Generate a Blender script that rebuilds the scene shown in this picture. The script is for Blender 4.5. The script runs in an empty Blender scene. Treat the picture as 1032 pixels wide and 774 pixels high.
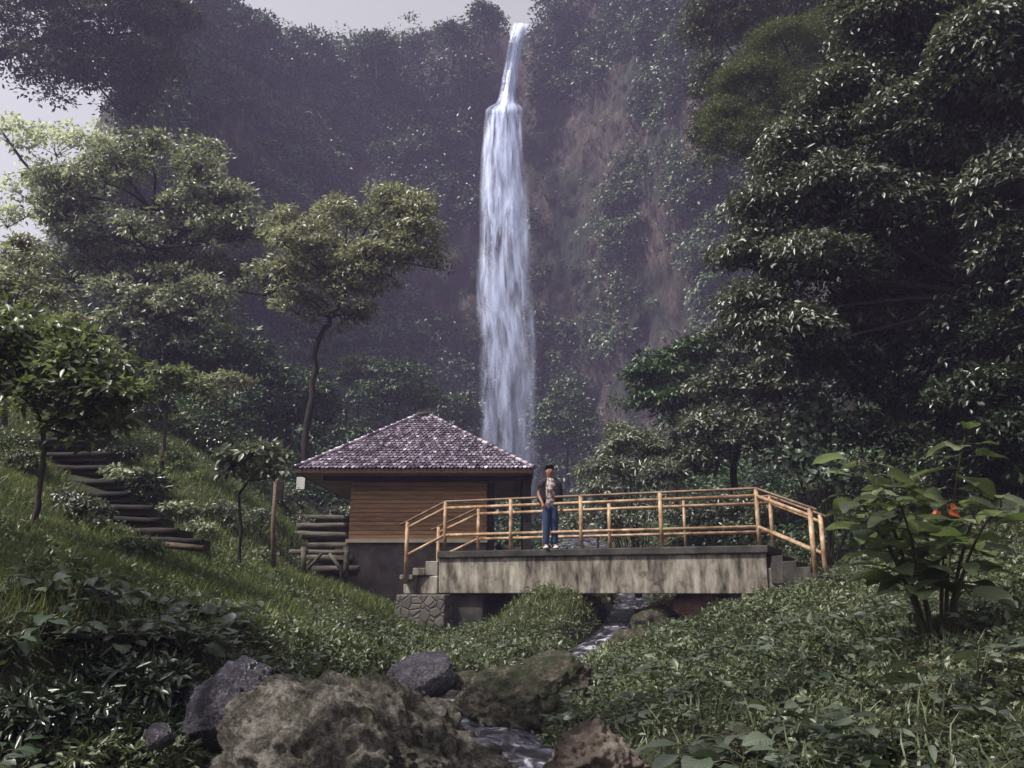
import bpy, bmesh, math, random
import numpy as np
from mathutils import Vector, Matrix
R = math.radians
random.seed(7)
scene = bpy.context.scene
col = scene.collection
rng = np.random.default_rng(11)

# ------------------------------------------------------------------ camera maths
F = 830.0; HOR = 595.0
PITCH = math.atan((HOR - 387) / F)
CP, SP = math.cos(PITCH), math.sin(PITCH)
def P(px, py, d):
    """world point at forward distance d seen at photo pixel (px, py)"""
    x = (px - 516) / F; y = (387 - py) / F
    dy = CP - y * SP; dz = SP + y * CP
    s = d / dy
    return np.array([x * s, d, dz * s])
def proj(p):
    p = np.asarray(p, float)
    f = p[..., 1] * CP + p[..., 2] * SP
    u = -p[..., 1] * SP + p[..., 2] * CP
    f = np.where(f < 0.1, 0.1, f)
    return 516 + F * p[..., 0] / f, 387 - F * u / f
def mpp(d): return d / F     # metres per pixel

# ------------------------------------------------------------------ noise
_perm = rng.permutation(256); _val = rng.random(256)
def vnoise(p):
    p = np.asarray(p, float)
    i = np.floor(p).astype(int); f = p - i; f = f * f * (3 - 2 * f)
    def h(dx, dy, dz):
        return _val[_perm[(_perm[(_perm[(i[..., 0] + dx) & 255] + i[..., 1] + dy) & 255] + i[..., 2] + dz) & 255]]
    x, y, z = f[..., 0], f[..., 1], f[..., 2]
    a = h(0,0,0)*(1-x)+h(1,0,0)*x; b = h(0,1,0)*(1-x)+h(1,1,0)*x
    c = h(0,0,1)*(1-x)+h(1,0,1)*x; e = h(0,1,1)*(1-x)+h(1,1,1)*x
    return ((a*(1-y)+b*y)*(1-z) + (c*(1-y)+e*y)*z) * 2 - 1
def fbm(p, oct=4, gain=.5):
    p = np.asarray(p, float); r = 0; a = 1.; s = 0
    for k in range(oct):
        r = r + a * vnoise(p * 2.03 ** k + 17.3 * k); s += a; a *= gain
    return r / s

# ------------------------------------------------------------------ objects
def tag(o, label=None, cat=None, group=None, kind=None):
    if label: o['label'] = label
    if cat: o['category'] = cat
    if group: o['group'] = group
    if kind: o['kind'] = kind
    return o
def empty(name, loc, rz=0):
    o = bpy.data.objects.new(name, None); col.objects.link(o)
    o.location = [float(v) for v in loc]; o.rotation_euler.z = rz; o.empty_display_size = .2
    return o
def link_mesh(name, me, mat, parent=None):
    o = bpy.data.objects.new(name, me); col.objects.link(o)
    if mat is not None: me.materials.append(mat)
    if parent is not None:
        o.parent = parent
        o.matrix_parent_inverse = Matrix.Translation(parent.location).inverted()
    return o
def np_mesh(name, V, Fc, n, rnd=None, uv=None, smooth=False):
    """V (k,3); Fc (m,n) uniform faces"""
    me = bpy.data.meshes.new(name)
    V = np.asarray(V, np.float32); Fc = np.asarray(Fc, np.int32)
    me.vertices.add(len(V)); me.vertices.foreach_set('co', V.ravel())
    me.loops.add(Fc.size); me.loops.foreach_set('vertex_index', Fc.ravel())
    me.polygons.add(len(Fc)); me.polygons.foreach_set('loop_start', np.arange(0, Fc.size, n, dtype=np.int32))
    me.polygons.foreach_set('loop_total', np.full(len(Fc), n, np.int32))
    if smooth: me.polygons.foreach_set('use_smooth', np.ones(len(Fc), bool))
    if rnd is not None:
        a = me.attributes.new('rnd', 'FLOAT', 'FACE'); a.data.foreach_set('value', np.asarray(rnd, np.float32))
    if uv is not None:
        l = me.uv_layers.new(name='UVMap'); l.data.foreach_set('uv', np.asarray(uv, np.float32)[Fc.ravel()].ravel())
    me.update(calc_edges=True); me.validate()
    return me
class MB:
    """collects simple solids into one mesh"""
    def __init__(s): s.v = []; s.f = []; s.sm = []; s.r = []
    def add(s, V, Fs, smooth=False, r=None):
        o = len(s.v); s.v += [tuple(map(float, v)) for v in V]
        r = random.random() if r is None else r
        for f in Fs: s.f.append([i + o for i in f]); s.sm.append(smooth); s.r.append(r)
    def box(s, lo, hi, M=None, bev=0.0):
        x0,y0,z0 = lo; x1,y1,z1 = hi
        V = [(x0,y0,z0),(x1,y0,z0),(x1,y1,z0),(x0,y1,z0),(x0,y0,z1),(x1,y0,z1),(x1,y1,z1),(x0,y1,z1)]
        if M is not None: V = [M @ Vector(v) for v in V]
        s.add(V, [(0,3,2,1),(4,5,6,7),(0,1,5,4),(1,2,6,5),(2,3,7,6),(3,0,4,7)])
    def beam(s, a, b, w, h):
        """rectangular bar from a to b, w across, h tall"""
        a = Vector(a); b = Vector(b); d = (b - a).normalized()
        up = Vector((0,0,1)) if abs(d.z) < .9 else Vector((0,1,0))
        x = d.cross(up).normalized(); u = x.cross(d).normalized()
        V = [p + x*sx*w/2 + u*sz*h/2 for p in (a, b) for sx, sz in ((-1,-1),(1,-1),(1,1),(-1,1))]
        s.add(V, [(0,1,2,3),(7,6,5,4),(0,4,5,1),(1,5,6,2),(2,6,7,3),(3,7,4,0)])
    def tube(s, pts, rad, n=8, cap=True, jit=0):
        pts = [Vector(p) for p in pts]
        if not hasattr(rad, '__len__'): rad = [rad] * len(pts)
        V = []; prev = None
        for i, p in enumerate(pts):
            d = (pts[min(i+1, len(pts)-1)] - pts[max(i-1, 0)]).normalized()
            if prev is None:
                a = Vector((1,0,0)) if abs(d.x) < .8 else Vector((0,1,0))
                x = d.cross(a).normalized()
            else: x = (prev - d * prev.dot(d)).normalized()
            prev = x; y = d.cross(x)
            for k in range(n):
                t = 2*math.pi*k/n; r = rad[i] * (1 + random.uniform(-jit, jit))
                V.append(p + x*math.cos(t)*r + y*math.sin(t)*r)
        Fs = [(i*n+k, i*n+(k+1)%n, (i+1)*n+(k+1)%n, (i+1)*n+k) for i in range(len(pts)-1) for k in range(n)]
        r0 = random.random()
        s.add(V, Fs, True, r0)
        if cap:
            o = len(s.v) - len(V)
            for f in (list(range(n))[::-1], [(len(pts)-1)*n+k for k in range(n)]):
                s.f.append([q + o for q in f]); s.sm.append(False); s.r.append(r0)
    def build(s, name, mat, parent=None, bevel=0):
        me = bpy.data.meshes.new(name); me.from_pydata(s.v, [], s.f)
        me.polygons.foreach_set('use_smooth', s.sm)
        a = me.attributes.new('rnd', 'FLOAT', 'FACE'); a.data.foreach_set('value', s.r)
        me.update()
        o = link_mesh(name, me, mat, parent)
        if bevel:
            m = o.modifiers.new('bevel', 'BEVEL'); m.width = bevel; m.segments = 2; m.limit_method = 'ANGLE'
        return o

# ------------------------------------------------------------------ materials
def newmat(name):
    m = bpy.data.materials.new(name); m.use_nodes = True
    nt = m.node_tree; nt.nodes.clear()
    out = nt.nodes.new('ShaderNodeOutputMaterial'); b = nt.nodes.new('ShaderNodeBsdfPrincipled')
    nt.links.new(b.outputs[0], out.inputs[0])
    return m, nt, b, out
def N(nt, t, **k):
    n = nt.nodes.new(t)
    for a, v in k.items():
        if a in n.inputs: n.inputs[a].default_value = v
        else: setattr(n, a, v)
    return n
def ramp(nt, cols, src):
    r = nt.nodes.new('ShaderNodeValToRGB'); e = r.color_ramp.elements
    while len(e) < len(cols): e.new(.5)
    for q, (pos, c) in zip(e, cols): q.position = pos; q.color = (*c, 1)
    nt.links.new(src, r.inputs[0]); return r
def leaf_mat(name, cols, rough=.42, trans=.25, spec=.5, veins=False):
    m, nt, b, out = newmat(name)
    a = N(nt, 'ShaderNodeAttribute', attribute_name='rnd')
    src = a.outputs['Fac']
    r = ramp(nt, [(i / (len(cols)-1), c) for i, c in enumerate(cols)], src)
    colout = r.outputs[0]
    if veins:
        uv = N(nt, 'ShaderNodeUVMap', uv_map='UVMap'); sp = N(nt, 'ShaderNodeSeparateXYZ')
        nt.links.new(uv.outputs[0], sp.inputs[0])
        ab = N(nt, 'ShaderNodeMath', operation='ABSOLUTE'); nt.links.new(sp.outputs[0], ab.inputs[0])
        m1 = N(nt, 'ShaderNodeMath', operation='MULTIPLY'); m1.inputs[1].default_value = .45
        nt.links.new(ab.outputs[0], m1.inputs[0])
        su = N(nt, 'ShaderNodeMath', operation='SUBTRACT'); nt.links.new(sp.outputs[1], su.inputs[0]); nt.links.new(m1.outputs[0], su.inputs[1])
        mu = N(nt, 'ShaderNodeMath', operation='MULTIPLY'); mu.inputs[1].default_value = 9; nt.links.new(su.outputs[0], mu.inputs[0])
        fr = N(nt, 'ShaderNodeMath', operation='PINGPONG'); fr.inputs[1].default_value = .5; nt.links.new(mu.outputs[0], fr.inputs[0])
        mn = N(nt, 'ShaderNodeMath', operation='MINIMUM'); nt.links.new(fr.outputs[0], mn.inputs[0])
        m2 = N(nt, 'ShaderNodeMath', operation='MULTIPLY'); m2.inputs[1].default_value = 2.2; nt.links.new(ab.outputs[0], m2.inputs[0])
        nt.links.new(m2.outputs[0], mn.inputs[1])
        rr = ramp(nt, [(0, (1.35,1.4,1.25)), (.12, (1,1,1))], mn.outputs[0])
        mx = N(nt, 'ShaderNodeMixRGB', blend_type='MULTIPLY'); mx.inputs[0].default_value = 1
        nt.links.new(r.outputs[0], mx.inputs[1]); nt.links.new(rr.outputs[0], mx.inputs[2]); colout = mx.outputs[0]
        bp = N(nt, 'ShaderNodeBump', Strength=.35, Distance=.01); nt.links.new(mn.outputs[0], bp.inputs['Height'])
        nt.links.new(bp.outputs[0], b.inputs['Normal'])
    nt.links.new(colout, b.inputs['Base Color'])
    b.inputs['Roughness'].default_value = rough; b.inputs['Specular IOR Level'].default_value = spec
    t = N(nt, 'ShaderNodeBsdfTranslucent'); mix = N(nt, 'ShaderNodeMixShader'); mix.inputs[0].default_value = trans
    g = N(nt, 'ShaderNodeMixRGB', blend_type='MULTIPLY'); g.inputs[0].default_value = 1; g.inputs[2].default_value = (1.2, 1.3, .8, 1)
    nt.links.new(colout, g.inputs[1]); nt.links.new(g.outputs[0], t.inputs[0])
    nt.links.new(b.outputs[0], mix.inputs[1]); nt.links.new(t.outputs[0], mix.inputs[2]); nt.links.new(mix.outputs[0], out.inputs[0])
    return m
def noise_mat(name, cols, scale=3, stretch=(1,1,1), rough=.8, bump=.4, bscale=None, detail=8, dist=.03, rnd=0, spec=.3, coord='Object', second=None, tint=None):
    m, nt, b, out = newmat(name)
    tc = N(nt, 'ShaderNodeTexCoord'); mp = N(nt, 'ShaderNodeMapping'); mp.inputs['Scale'].default_value = stretch
    nt.links.new(tc.outputs[coord], mp.inputs[0])
    n1 = N(nt, 'ShaderNodeTexNoise', Scale=scale, Detail=detail, Roughness=.62); nt.links.new(mp.outputs[0], n1.inputs['Vector'])
    src = n1.outputs[0]
    if rnd:
        a = N(nt, 'ShaderNodeAttribute', attribute_name='rnd')
        s = N(nt, 'ShaderNodeMath', operation='MULTIPLY_ADD'); s.inputs[1].default_value = rnd
        nt.links.new(a.outputs['Fac'], s.inputs[0])
        o_ = N(nt, 'ShaderNodeMath', operation='SUBTRACT'); o_.inputs[1].default_value = rnd / 2
        nt.links.new(src, s.inputs[2]); nt.links.new(s.outputs[0], o_.inputs[0]); src = o_.outputs[0]
    r = ramp(nt, cols, src); c = r.outputs[0]
    if second:     # (colour, scale, lo, hi, upward-only)
        c2, s2, lo, hi, up = second
        n2 = N(nt, 'ShaderNodeTexNoise', Scale=s2, Detail=6, Roughness=.65); nt.links.new(tc.outputs[coord], n2.inputs['Vector'])
        f = n2.outputs[0]
        if up:
            g = N(nt, 'ShaderNodeNewGeometry'); sp = N(nt, 'ShaderNodeSeparateXYZ'); nt.links.new(g.outputs['Normal'], sp.inputs[0])
            ma = N(nt, 'ShaderNodeMath', operation='MULTIPLY_ADD'); ma.inputs[1].default_value = up
            nt.links.new(sp.outputs[2], ma.inputs[0]); nt.links.new(f, ma.inputs[2]); f = ma.outputs[0]
        mr = N(nt, 'ShaderNodeMapRange'); mr.inputs[1].default_value = lo; mr.inputs[2].default_value = hi
        nt.links.new(f, mr.inputs[0])
        mx = N(nt, 'ShaderNodeMixRGB'); mx.inputs[2].default_value = (*c2, 1)
        nt.links.new(mr.outputs[0], mx.inputs[0]); nt.links.new(c, mx.inputs[1]); c = mx.outputs[0]
    nt.links.new(c, b.inputs['Base Color'])
    b.inputs['Roughness'].default_value = rough; b.inputs['Specular IOR Level'].default_value = spec
    if bump:
        n3 = N(nt, 'ShaderNodeTexNoise', Scale=bscale or scale * 3, Detail=10, Roughness=.7); nt.links.new(mp.outputs[0], n3.inputs['Vector'])
        bp = N(nt, 'ShaderNodeBump', Strength=bump, Distance=dist); nt.links.new(n3.outputs[0], bp.inputs['Height'])
        nt.links.new(bp.outputs[0], b.inputs['Normal'])
    return m
M = {}
M['leaf_grey'] = leaf_mat('leaf_grey', [(.06,.068,.045),(.12,.13,.088),(.22,.23,.165),(.42,.43,.35)], .45, .35, .9)
M['leaf_yellow'] = leaf_mat('leaf_yellow', [(.1,.1,.065),(.19,.188,.13),(.36,.35,.26)], .42, .4, .8)
M['leaf_green'] = leaf_mat('leaf_green', [(.05,.066,.028),(.095,.118,.052),(.18,.205,.11)], .42, .4, .7)
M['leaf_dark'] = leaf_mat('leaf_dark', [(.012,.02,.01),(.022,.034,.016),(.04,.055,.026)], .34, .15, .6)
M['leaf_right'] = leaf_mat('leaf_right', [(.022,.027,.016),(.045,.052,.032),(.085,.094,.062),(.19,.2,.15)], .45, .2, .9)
M['leaf_soft'] = leaf_mat('leaf_soft', [(.055,.068,.03),(.09,.105,.045),(.14,.155,.07)], .7, .2, .15)
M['leaf_cliff'] = leaf_mat('leaf_cliff', [(.005,.016,.006),(.018,.042,.015),(.048,.09,.03),(.11,.165,.07)], .45, .15, .6)
M['leaf_overexposed'] = leaf_mat('leaf_overexposed', [(.3,.31,.26),(.45,.46,.4),(.6,.6,.54)], .5, .5)  # overexposed, hazy brightness put into the leaf colour
M['leaf_pale'] = leaf_mat('leaf_pale', [(.08,.1,.06),(.2,.22,.14),(.42,.44,.34)], .4, .2)
M['leaf_silver'] = leaf_mat('leaf_silver', [(.04,.055,.035),(.1,.115,.08),(.28,.29,.23)], .36, .2)
M['leaf_broad'] = leaf_mat('leaf_broad', [(.034,.044,.032),(.056,.07,.05),(.1,.118,.088)], .38, .22, .5, True)
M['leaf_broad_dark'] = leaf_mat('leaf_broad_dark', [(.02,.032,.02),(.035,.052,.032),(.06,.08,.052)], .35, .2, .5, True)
M['leaf_fore'] = leaf_mat('leaf_fore', [(.07,.095,.045),(.12,.145,.075),(.22,.245,.17)], .34, .35, .8, True)
M['leaf_cover'] = leaf_mat('leaf_cover', [(.03,.042,.016),(.055,.07,.03),(.1,.118,.056),(.19,.21,.13)], .46, .25, .6)
M['grass'] = leaf_mat('grass', [(.04,.06,.015),(.08,.11,.03),(.14,.165,.055),(.22,.21,.11)], .5, .3, .3)
M['orange_leaf'] = leaf_mat('orange_leaf', [(.35,.07,.02),(.5,.12,.03)], .5, .3)
M['bark'] = noise_mat('bark', [(.3,(.02,.014,.011)),(.55,(.055,.042,.033)),(.75,(.11,.09,.07))], 3, (4,4,.8), .9, .7, 9)
M['bark_dark'] = noise_mat('bark_dark', [(.3,(.008,.007,.006)),(.7,(.026,.022,.018))], 3, (4,4,.8), .9, .6, 9)
M['stem'] = noise_mat('stem', [(.3,(.03,.028,.015)),(.7,(.07,.06,.03))], 8, (1,1,1), .7, .2)
M['log'] = noise_mat('log', [(.3,(.008,.006,.006)),(.55,(.022,.016,.013)),(.8,(.05,.038,.031))], 2, (1,6,6), .85, .7, 8, rnd=.3)
M['log_grey'] = noise_mat('log_grey', [(.3,(.035,.03,.024)),(.55,(.11,.095,.075)),(.8,(.2,.18,.15))], 2, (1,6,6), .85, .7, 8, rnd=.3)
M['cut_wood'] = noise_mat('cut_wood', [(.3,(.03,.02,.015)),(.7,(.12,.085,.065))], 3, (1,8,8), .8, .4, rnd=.3)
M['ground'] = noise_mat('ground', [(.3,(.012,.012,.007)),(.5,(.026,.03,.014)),(.7,(.05,.045,.028))], 1.5, rough=.95, bump=.8, bscale=7, dist=.08)
def rock_mat(name, cols, moss, mlo, mhi, sc=1.0, rough=.85, dist=.09, spec=.3):
    m, nt, b, out = newmat(name)
    tc = N(nt, 'ShaderNodeTexCoord')
    def no(scale, det=12, ro=.7, dis=0):
        n = N(nt, 'ShaderNodeTexNoise', Scale=scale*sc, Detail=det, Roughness=ro, Distortion=dis); nt.links.new(tc.outputs['Object'], n.inputs['Vector']); return n.outputs[0]
    big = no(3.5, 12, .72, .4); fine = no(30, 12, .8)
    s = N(nt, 'ShaderNodeMath', operation='MULTIPLY_ADD'); s.inputs[1].default_value = 1.3; nt.links.new(fine, s.inputs[0])
    o_ = N(nt, 'ShaderNodeMath', operation='SUBTRACT'); o_.inputs[1].default_value = .65; nt.links.new(big, s.inputs[2]); nt.links.new(s.outputs[0], o_.inputs[0])
    r = ramp(nt, cols, o_.outputs[0])
    v = N(nt, 'ShaderNodeTexVoronoi', Scale=7*sc, feature='DISTANCE_TO_EDGE'); wv = N(nt, 'ShaderNodeMixRGB'); wv.inputs[0].default_value = .25
    nn = N(nt, 'ShaderNodeTexNoise', Scale=4*sc, Detail=6); nt.links.new(tc.outputs['Object'], nn.inputs['Vector']); nt.links.new(tc.outputs['Object'], wv.inputs[1]); nt.links.new(nn.outputs[1], wv.inputs[2]); nt.links.new(wv.outputs[0], v.inputs['Vector'])
    cr = ramp(nt, [(0,(.3,.28,.26)),(.05,(.75,.74,.72)),(.14,(1,1,1))], v.outputs['Distance'])
    mx = N(nt, 'ShaderNodeMixRGB', blend_type='MULTIPLY'); mx.inputs[0].default_value = .28; nt.links.new(r.outputs[0], mx.inputs[1]); nt.links.new(cr.outputs[0], mx.inputs[2])
    g = N(nt, 'ShaderNodeNewGeometry'); sp = N(nt, 'ShaderNodeSeparateXYZ'); nt.links.new(g.outputs['Normal'], sp.inputs[0])
    mn = no(5, 10, .75); ma = N(nt, 'ShaderNodeMath', operation='MULTIPLY_ADD'); ma.inputs[1].default_value = .08; nt.links.new(sp.outputs[2], ma.inputs[0]); nt.links.new(mn, ma.inputs[2])
    mr = N(nt, 'ShaderNodeMapRange'); mr.inputs[1].default_value = mlo; mr.inputs[2].default_value = mhi; nt.links.new(ma.outputs[0], mr.inputs[0])
    lv = N(nt, 'ShaderNodeTexVoronoi', Scale=34*sc); nt.links.new(wv.outputs[0], lv.inputs['Vector'])
    ln = no(7, 4); lt = N(nt, 'ShaderNodeMath', operation='MULTIPLY'); lt.inputs[1].default_value = .62; nt.links.new(ln, lt.inputs[0])
    ls = N(nt, 'ShaderNodeMath', operation='LESS_THAN'); nt.links.new(lv.outputs['Distance'], ls.inputs[0]); nt.links.new(lt.outputs[0], ls.inputs[1])
    lm = N(nt, 'ShaderNodeMath', operation='MULTIPLY'); nt.links.new(ls.outputs[0], lm.inputs[0]); mrl = N(nt, 'ShaderNodeMapRange'); mrl.inputs[1].default_value = .5; mrl.inputs[2].default_value = .66; mrl.inputs[4].default_value = .55; nt.links.new(no(4, 6), mrl.inputs[0]); nt.links.new(mrl.outputs[0], lm.inputs[1])
    lx = N(nt, 'ShaderNodeMixRGB'); lx.inputs[2].default_value = (.34,.33,.28,1); nt.links.new(lm.outputs[0], lx.inputs[0]); nt.links.new(mx.outputs[0], lx.inputs[1]); mx = lx
    m2 = N(nt, 'ShaderNodeMixRGB'); m2.inputs[2].default_value = (*moss, 1); nt.links.new(mr.outputs[0], m2.inputs[0]); nt.links.new(mx.outputs[0], m2.inputs[1]); nt.links.new(m2.outputs[0], b.inputs['Base Color'])
    h = N(nt, 'ShaderNodeMath', operation='MULTIPLY_ADD'); h.inputs[1].default_value = .35; h.inputs[1].default_value = .8; nt.links.new(fine, h.inputs[0]); nt.links.new(big, h.inputs[2])
    h2 = N(nt, 'ShaderNodeMath', operation='MULTIPLY_ADD'); h2.inputs[1].default_value = .18; nt.links.new(cr.outputs[0], h2.inputs[0]); nt.links.new(h.outputs[0], h2.inputs[2])
    bp = N(nt, 'ShaderNodeBump', Strength=1, Distance=dist); nt.links.new(h2.outputs[0], bp.inputs['Height']); nt.links.new(bp.outputs[0], b.inputs['Normal'])
    b.inputs['Roughness'].default_value = rough; b.inputs['Specular IOR Level'].default_value = spec
    return m
M['rock'] = rock_mat('rock', [(.3,(.026,.022,.019)),(.43,(.09,.077,.065)),(.53,(.18,.158,.138)),(.65,(.34,.31,.28))], (.04,.042,.02), .54, .68)
M['rock_wet'] = rock_mat('rock_wet', [(.32,(.02,.018,.024)),(.5,(.05,.044,.06)),(.7,(.16,.14,.19))], (.02,.025,.012), .66, .8, 1.2, .22, .05, .6)
M['rock_moss'] = rock_mat('rock_moss', [(.3,(.025,.02,.017)),(.45,(.08,.065,.052)),(.56,(.16,.135,.11)),(.68,(.28,.25,.21))], (.035,.042,.016), .48, .62)
M['rock_red'] = noise_mat('rock_red', [(.3,(.05,.022,.016)),(.5,(.14,.07,.05)),(.75,(.26,.18,.14))], 2, rough=.8, bump=.7, bscale=8, dist=.04)
M['root_mat'] = noise_mat('root_mat', [(.3,(.03,.024,.02)),(.5,(.09,.068,.056)),(.72,(.24,.2,.17))], 5, (1,1,.5), .85, 1.0, 16, dist=.05)
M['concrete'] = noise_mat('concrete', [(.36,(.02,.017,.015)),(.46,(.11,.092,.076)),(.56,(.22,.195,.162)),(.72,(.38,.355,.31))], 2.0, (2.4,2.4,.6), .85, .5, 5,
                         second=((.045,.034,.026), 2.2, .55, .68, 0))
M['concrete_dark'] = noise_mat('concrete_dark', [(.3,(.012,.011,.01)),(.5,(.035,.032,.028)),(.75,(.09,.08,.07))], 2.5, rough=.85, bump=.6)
M['plinth'] = noise_mat('plinth', [(.3,(.04,.03,.026)),(.5,(.085,.068,.06)),(.75,(.15,.125,.11))], 2.2, rough=.85, bump=.5, bscale=12)
M['rail'] = noise_mat('rail', [(.3,(.11,.062,.036)),(.45,(.25,.15,.085)),(.58,(.38,.255,.16)),(.72,(.5,.41,.31))], 5, rough=.5, bump=.2)
M['rail_dark'] = noise_mat('rail_dark', [(.3,(.06,.035,.022)),(.5,(.14,.085,.055)),(.75,(.26,.17,.12))], 5, rough=.55, bump=.2)
M['trim'] = noise_mat('trim', [(.3,(.5,.42,.3)),(.7,(.7,.62,.48))], 4, rough=.7, bump=.1)
M['fascia'] = noise_mat('fascia', [(.3,(.06,.026,.018)),(.7,(.13,.06,.04))], 3, (1,8,8), .7, .3)
M['soffit'] = noise_mat('soffit', [(.3,(.25,.18,.12)),(.7,(.42,.32,.23))], 3, rough=.8, bump=.2)
M['jacket'] = noise_mat('jacket', [(.3,(.008,.008,.011)),(.7,(.02,.019,.024))], 12, rough=.8, bump=.2)
M['shirt'] = noise_mat('shirt', [(.42,(.06,.04,.045)),(.5,(.32,.24,.24)),(.58,(.55,.5,.47))], 14, rough=.8, bump=.2)
M['jeans'] = noise_mat('jeans', [(.3,(.012,.022,.06)),(.6,(.03,.05,.12)),(.8,(.07,.1,.19))], 7, (1,1,.4), .85, .2)
M['shoe'] = noise_mat('shoe', [(.3,(.35,.34,.36)),(.7,(.6,.6,.62))], 9, rough=.6, bump=0)
M['skin'] = noise_mat('skin', [(.3,(.2,.1,.065)),(.7,(.26,.135,.09))], 6, rough=.55, bump=0)
M['hair'] = noise_mat('hair', [(.3,(.006,.005,.005)),(.7,(.02,.016,.014))], 30, (1,1,.3), .5, .3)
M['eye'] = noise_mat('eye', [(.3,(.01,.008,.007)),(.7,(.02,.016,.014))], 5, rough=.2, bump=0)
M['lip'] = noise_mat('lip', [(.3,(.2,.07,.055)),(.7,(.24,.09,.07))], 5, rough=.5, bump=0)
M['board_white'] = noise_mat('board_white', [(.3,(.4,.4,.38)),(.7,(.62,.61,.58))], 4, rough=.6, bump=0)
M['stone_wall'] = None
def stone_wall_mat():
    m, nt, b, out = newmat('stone_wall')
    tc = N(nt, 'ShaderNodeTexCoord')
    v = N(nt, 'ShaderNodeTexVoronoi', Scale=5.5, feature='DISTANCE_TO_EDGE'); v2 = N(nt, 'ShaderNodeTexVoronoi', Scale=5.5)
    nt.links.new(tc.outputs['Object'], v.inputs['Vector']); nt.links.new(tc.outputs['Object'], v2.inputs['Vector'])
    r = ramp(nt, [(0,(.04,.036,.032)),(.3,(.07,.06,.052)),(1,(.12,.1,.09))], v2.outputs['Color'])
    r2 = ramp(nt, [(0,(.55,.55,.55)),(.05,(.7,.7,.7)),(.12,(1,1,1))], v.outputs['Distance'])
    mx = N(nt, 'ShaderNodeMixRGB', blend_type='MULTIPLY'); mx.inputs[0].default_value = 1
    nt.links.new(r.outputs[0], mx.inputs[1]); nt.links.new(r2.outputs[0], mx.inputs[2]); nt.links.new(mx.outputs[0], b.inputs['Base Color'])
    bp = N(nt, 'ShaderNodeBump', Strength=.8, Distance=.05); nt.links.new(r2.outputs[0], bp.inputs['Height']); nt.links.new(bp.outputs[0], b.inputs['Normal'])
    b.inputs['Roughness'].default_value = .8
    return m
M['stone_wall'] = stone_wall_mat()
def plank_mat():
    m, nt, b, out = newmat('planks')
    a = N(nt, 'ShaderNodeAttribute', attribute_name='rnd')
    tc = N(nt, 'ShaderNodeTexCoord'); mp = N(nt, 'ShaderNodeMapping'); mp.inputs['Scale'].default_value = (1.2, 3, 11)
    nt.links.new(tc.outputs['Object'], mp.inputs[0])
    n1 = N(nt, 'ShaderNodeTexNoise', Scale=2.2, Detail=9, Roughness=.65); nt.links.new(mp.outputs[0], n1.inputs['Vector'])
    s = N(nt, 'ShaderNodeMath', operation='MULTIPLY_ADD'); s.inputs[1].default_value = .3
    nt.links.new(a.outputs['Fac'], s.inputs[0]); nt.links.new(n1.outputs[0], s.inputs[2])
    r = ramp(nt, [(.35,(.17,.08,.036)),(.6,(.38,.2,.095)),(.9,(.55,.33,.18))], s.outputs[0])
    nt.links.new(r.outputs[0], b.inputs['Base Color']); b.inputs['Roughness'].default_value = .7
    bp = N(nt, 'ShaderNodeBump', Strength=.4, Distance=.01); nt.links.new(n1.outputs[0], bp.inputs['Height']); nt.links.new(bp.outputs[0], b.inputs['Normal'])
    return m
M['plank'] = plank_mat()
def tile_mat():
    m, nt, b, out = newmat('roof_tiles')
    a = N(nt, 'ShaderNodeAttribute', attribute_name='rnd')
    r = ramp(nt, [(0,(.05,.04,.055)),(.3,(.13,.108,.145)),(.6,(.23,.2,.25)),(.8,(.36,.325,.39)),(1,(.6,.57,.63))], a.outputs['Fac'])
    tc = N(nt, 'ShaderNodeTexCoord'); n1 = N(nt, 'ShaderNodeTexNoise', Scale=18, Detail=5); nt.links.new(tc.outputs['Object'], n1.inputs['Vector'])
    r2 = ramp(nt, [(.35,(.55,.5,.5)),(.65,(1.2,1.15,1.2))], n1.outputs[0])
    mx = N(nt, 'ShaderNodeMixRGB', blend_type='MULTIPLY'); mx.inputs[0].default_value = 1
    nt.links.new(r.outputs[0], mx.inputs[1]); nt.links.new(r2.outputs[0], mx.inputs[2]); nt.links.new(mx.outputs[0], b.inputs['Base Color'])
    b.inputs['Roughness'].default_value = .3
    return m
M['tile'] = tile_mat()
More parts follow.
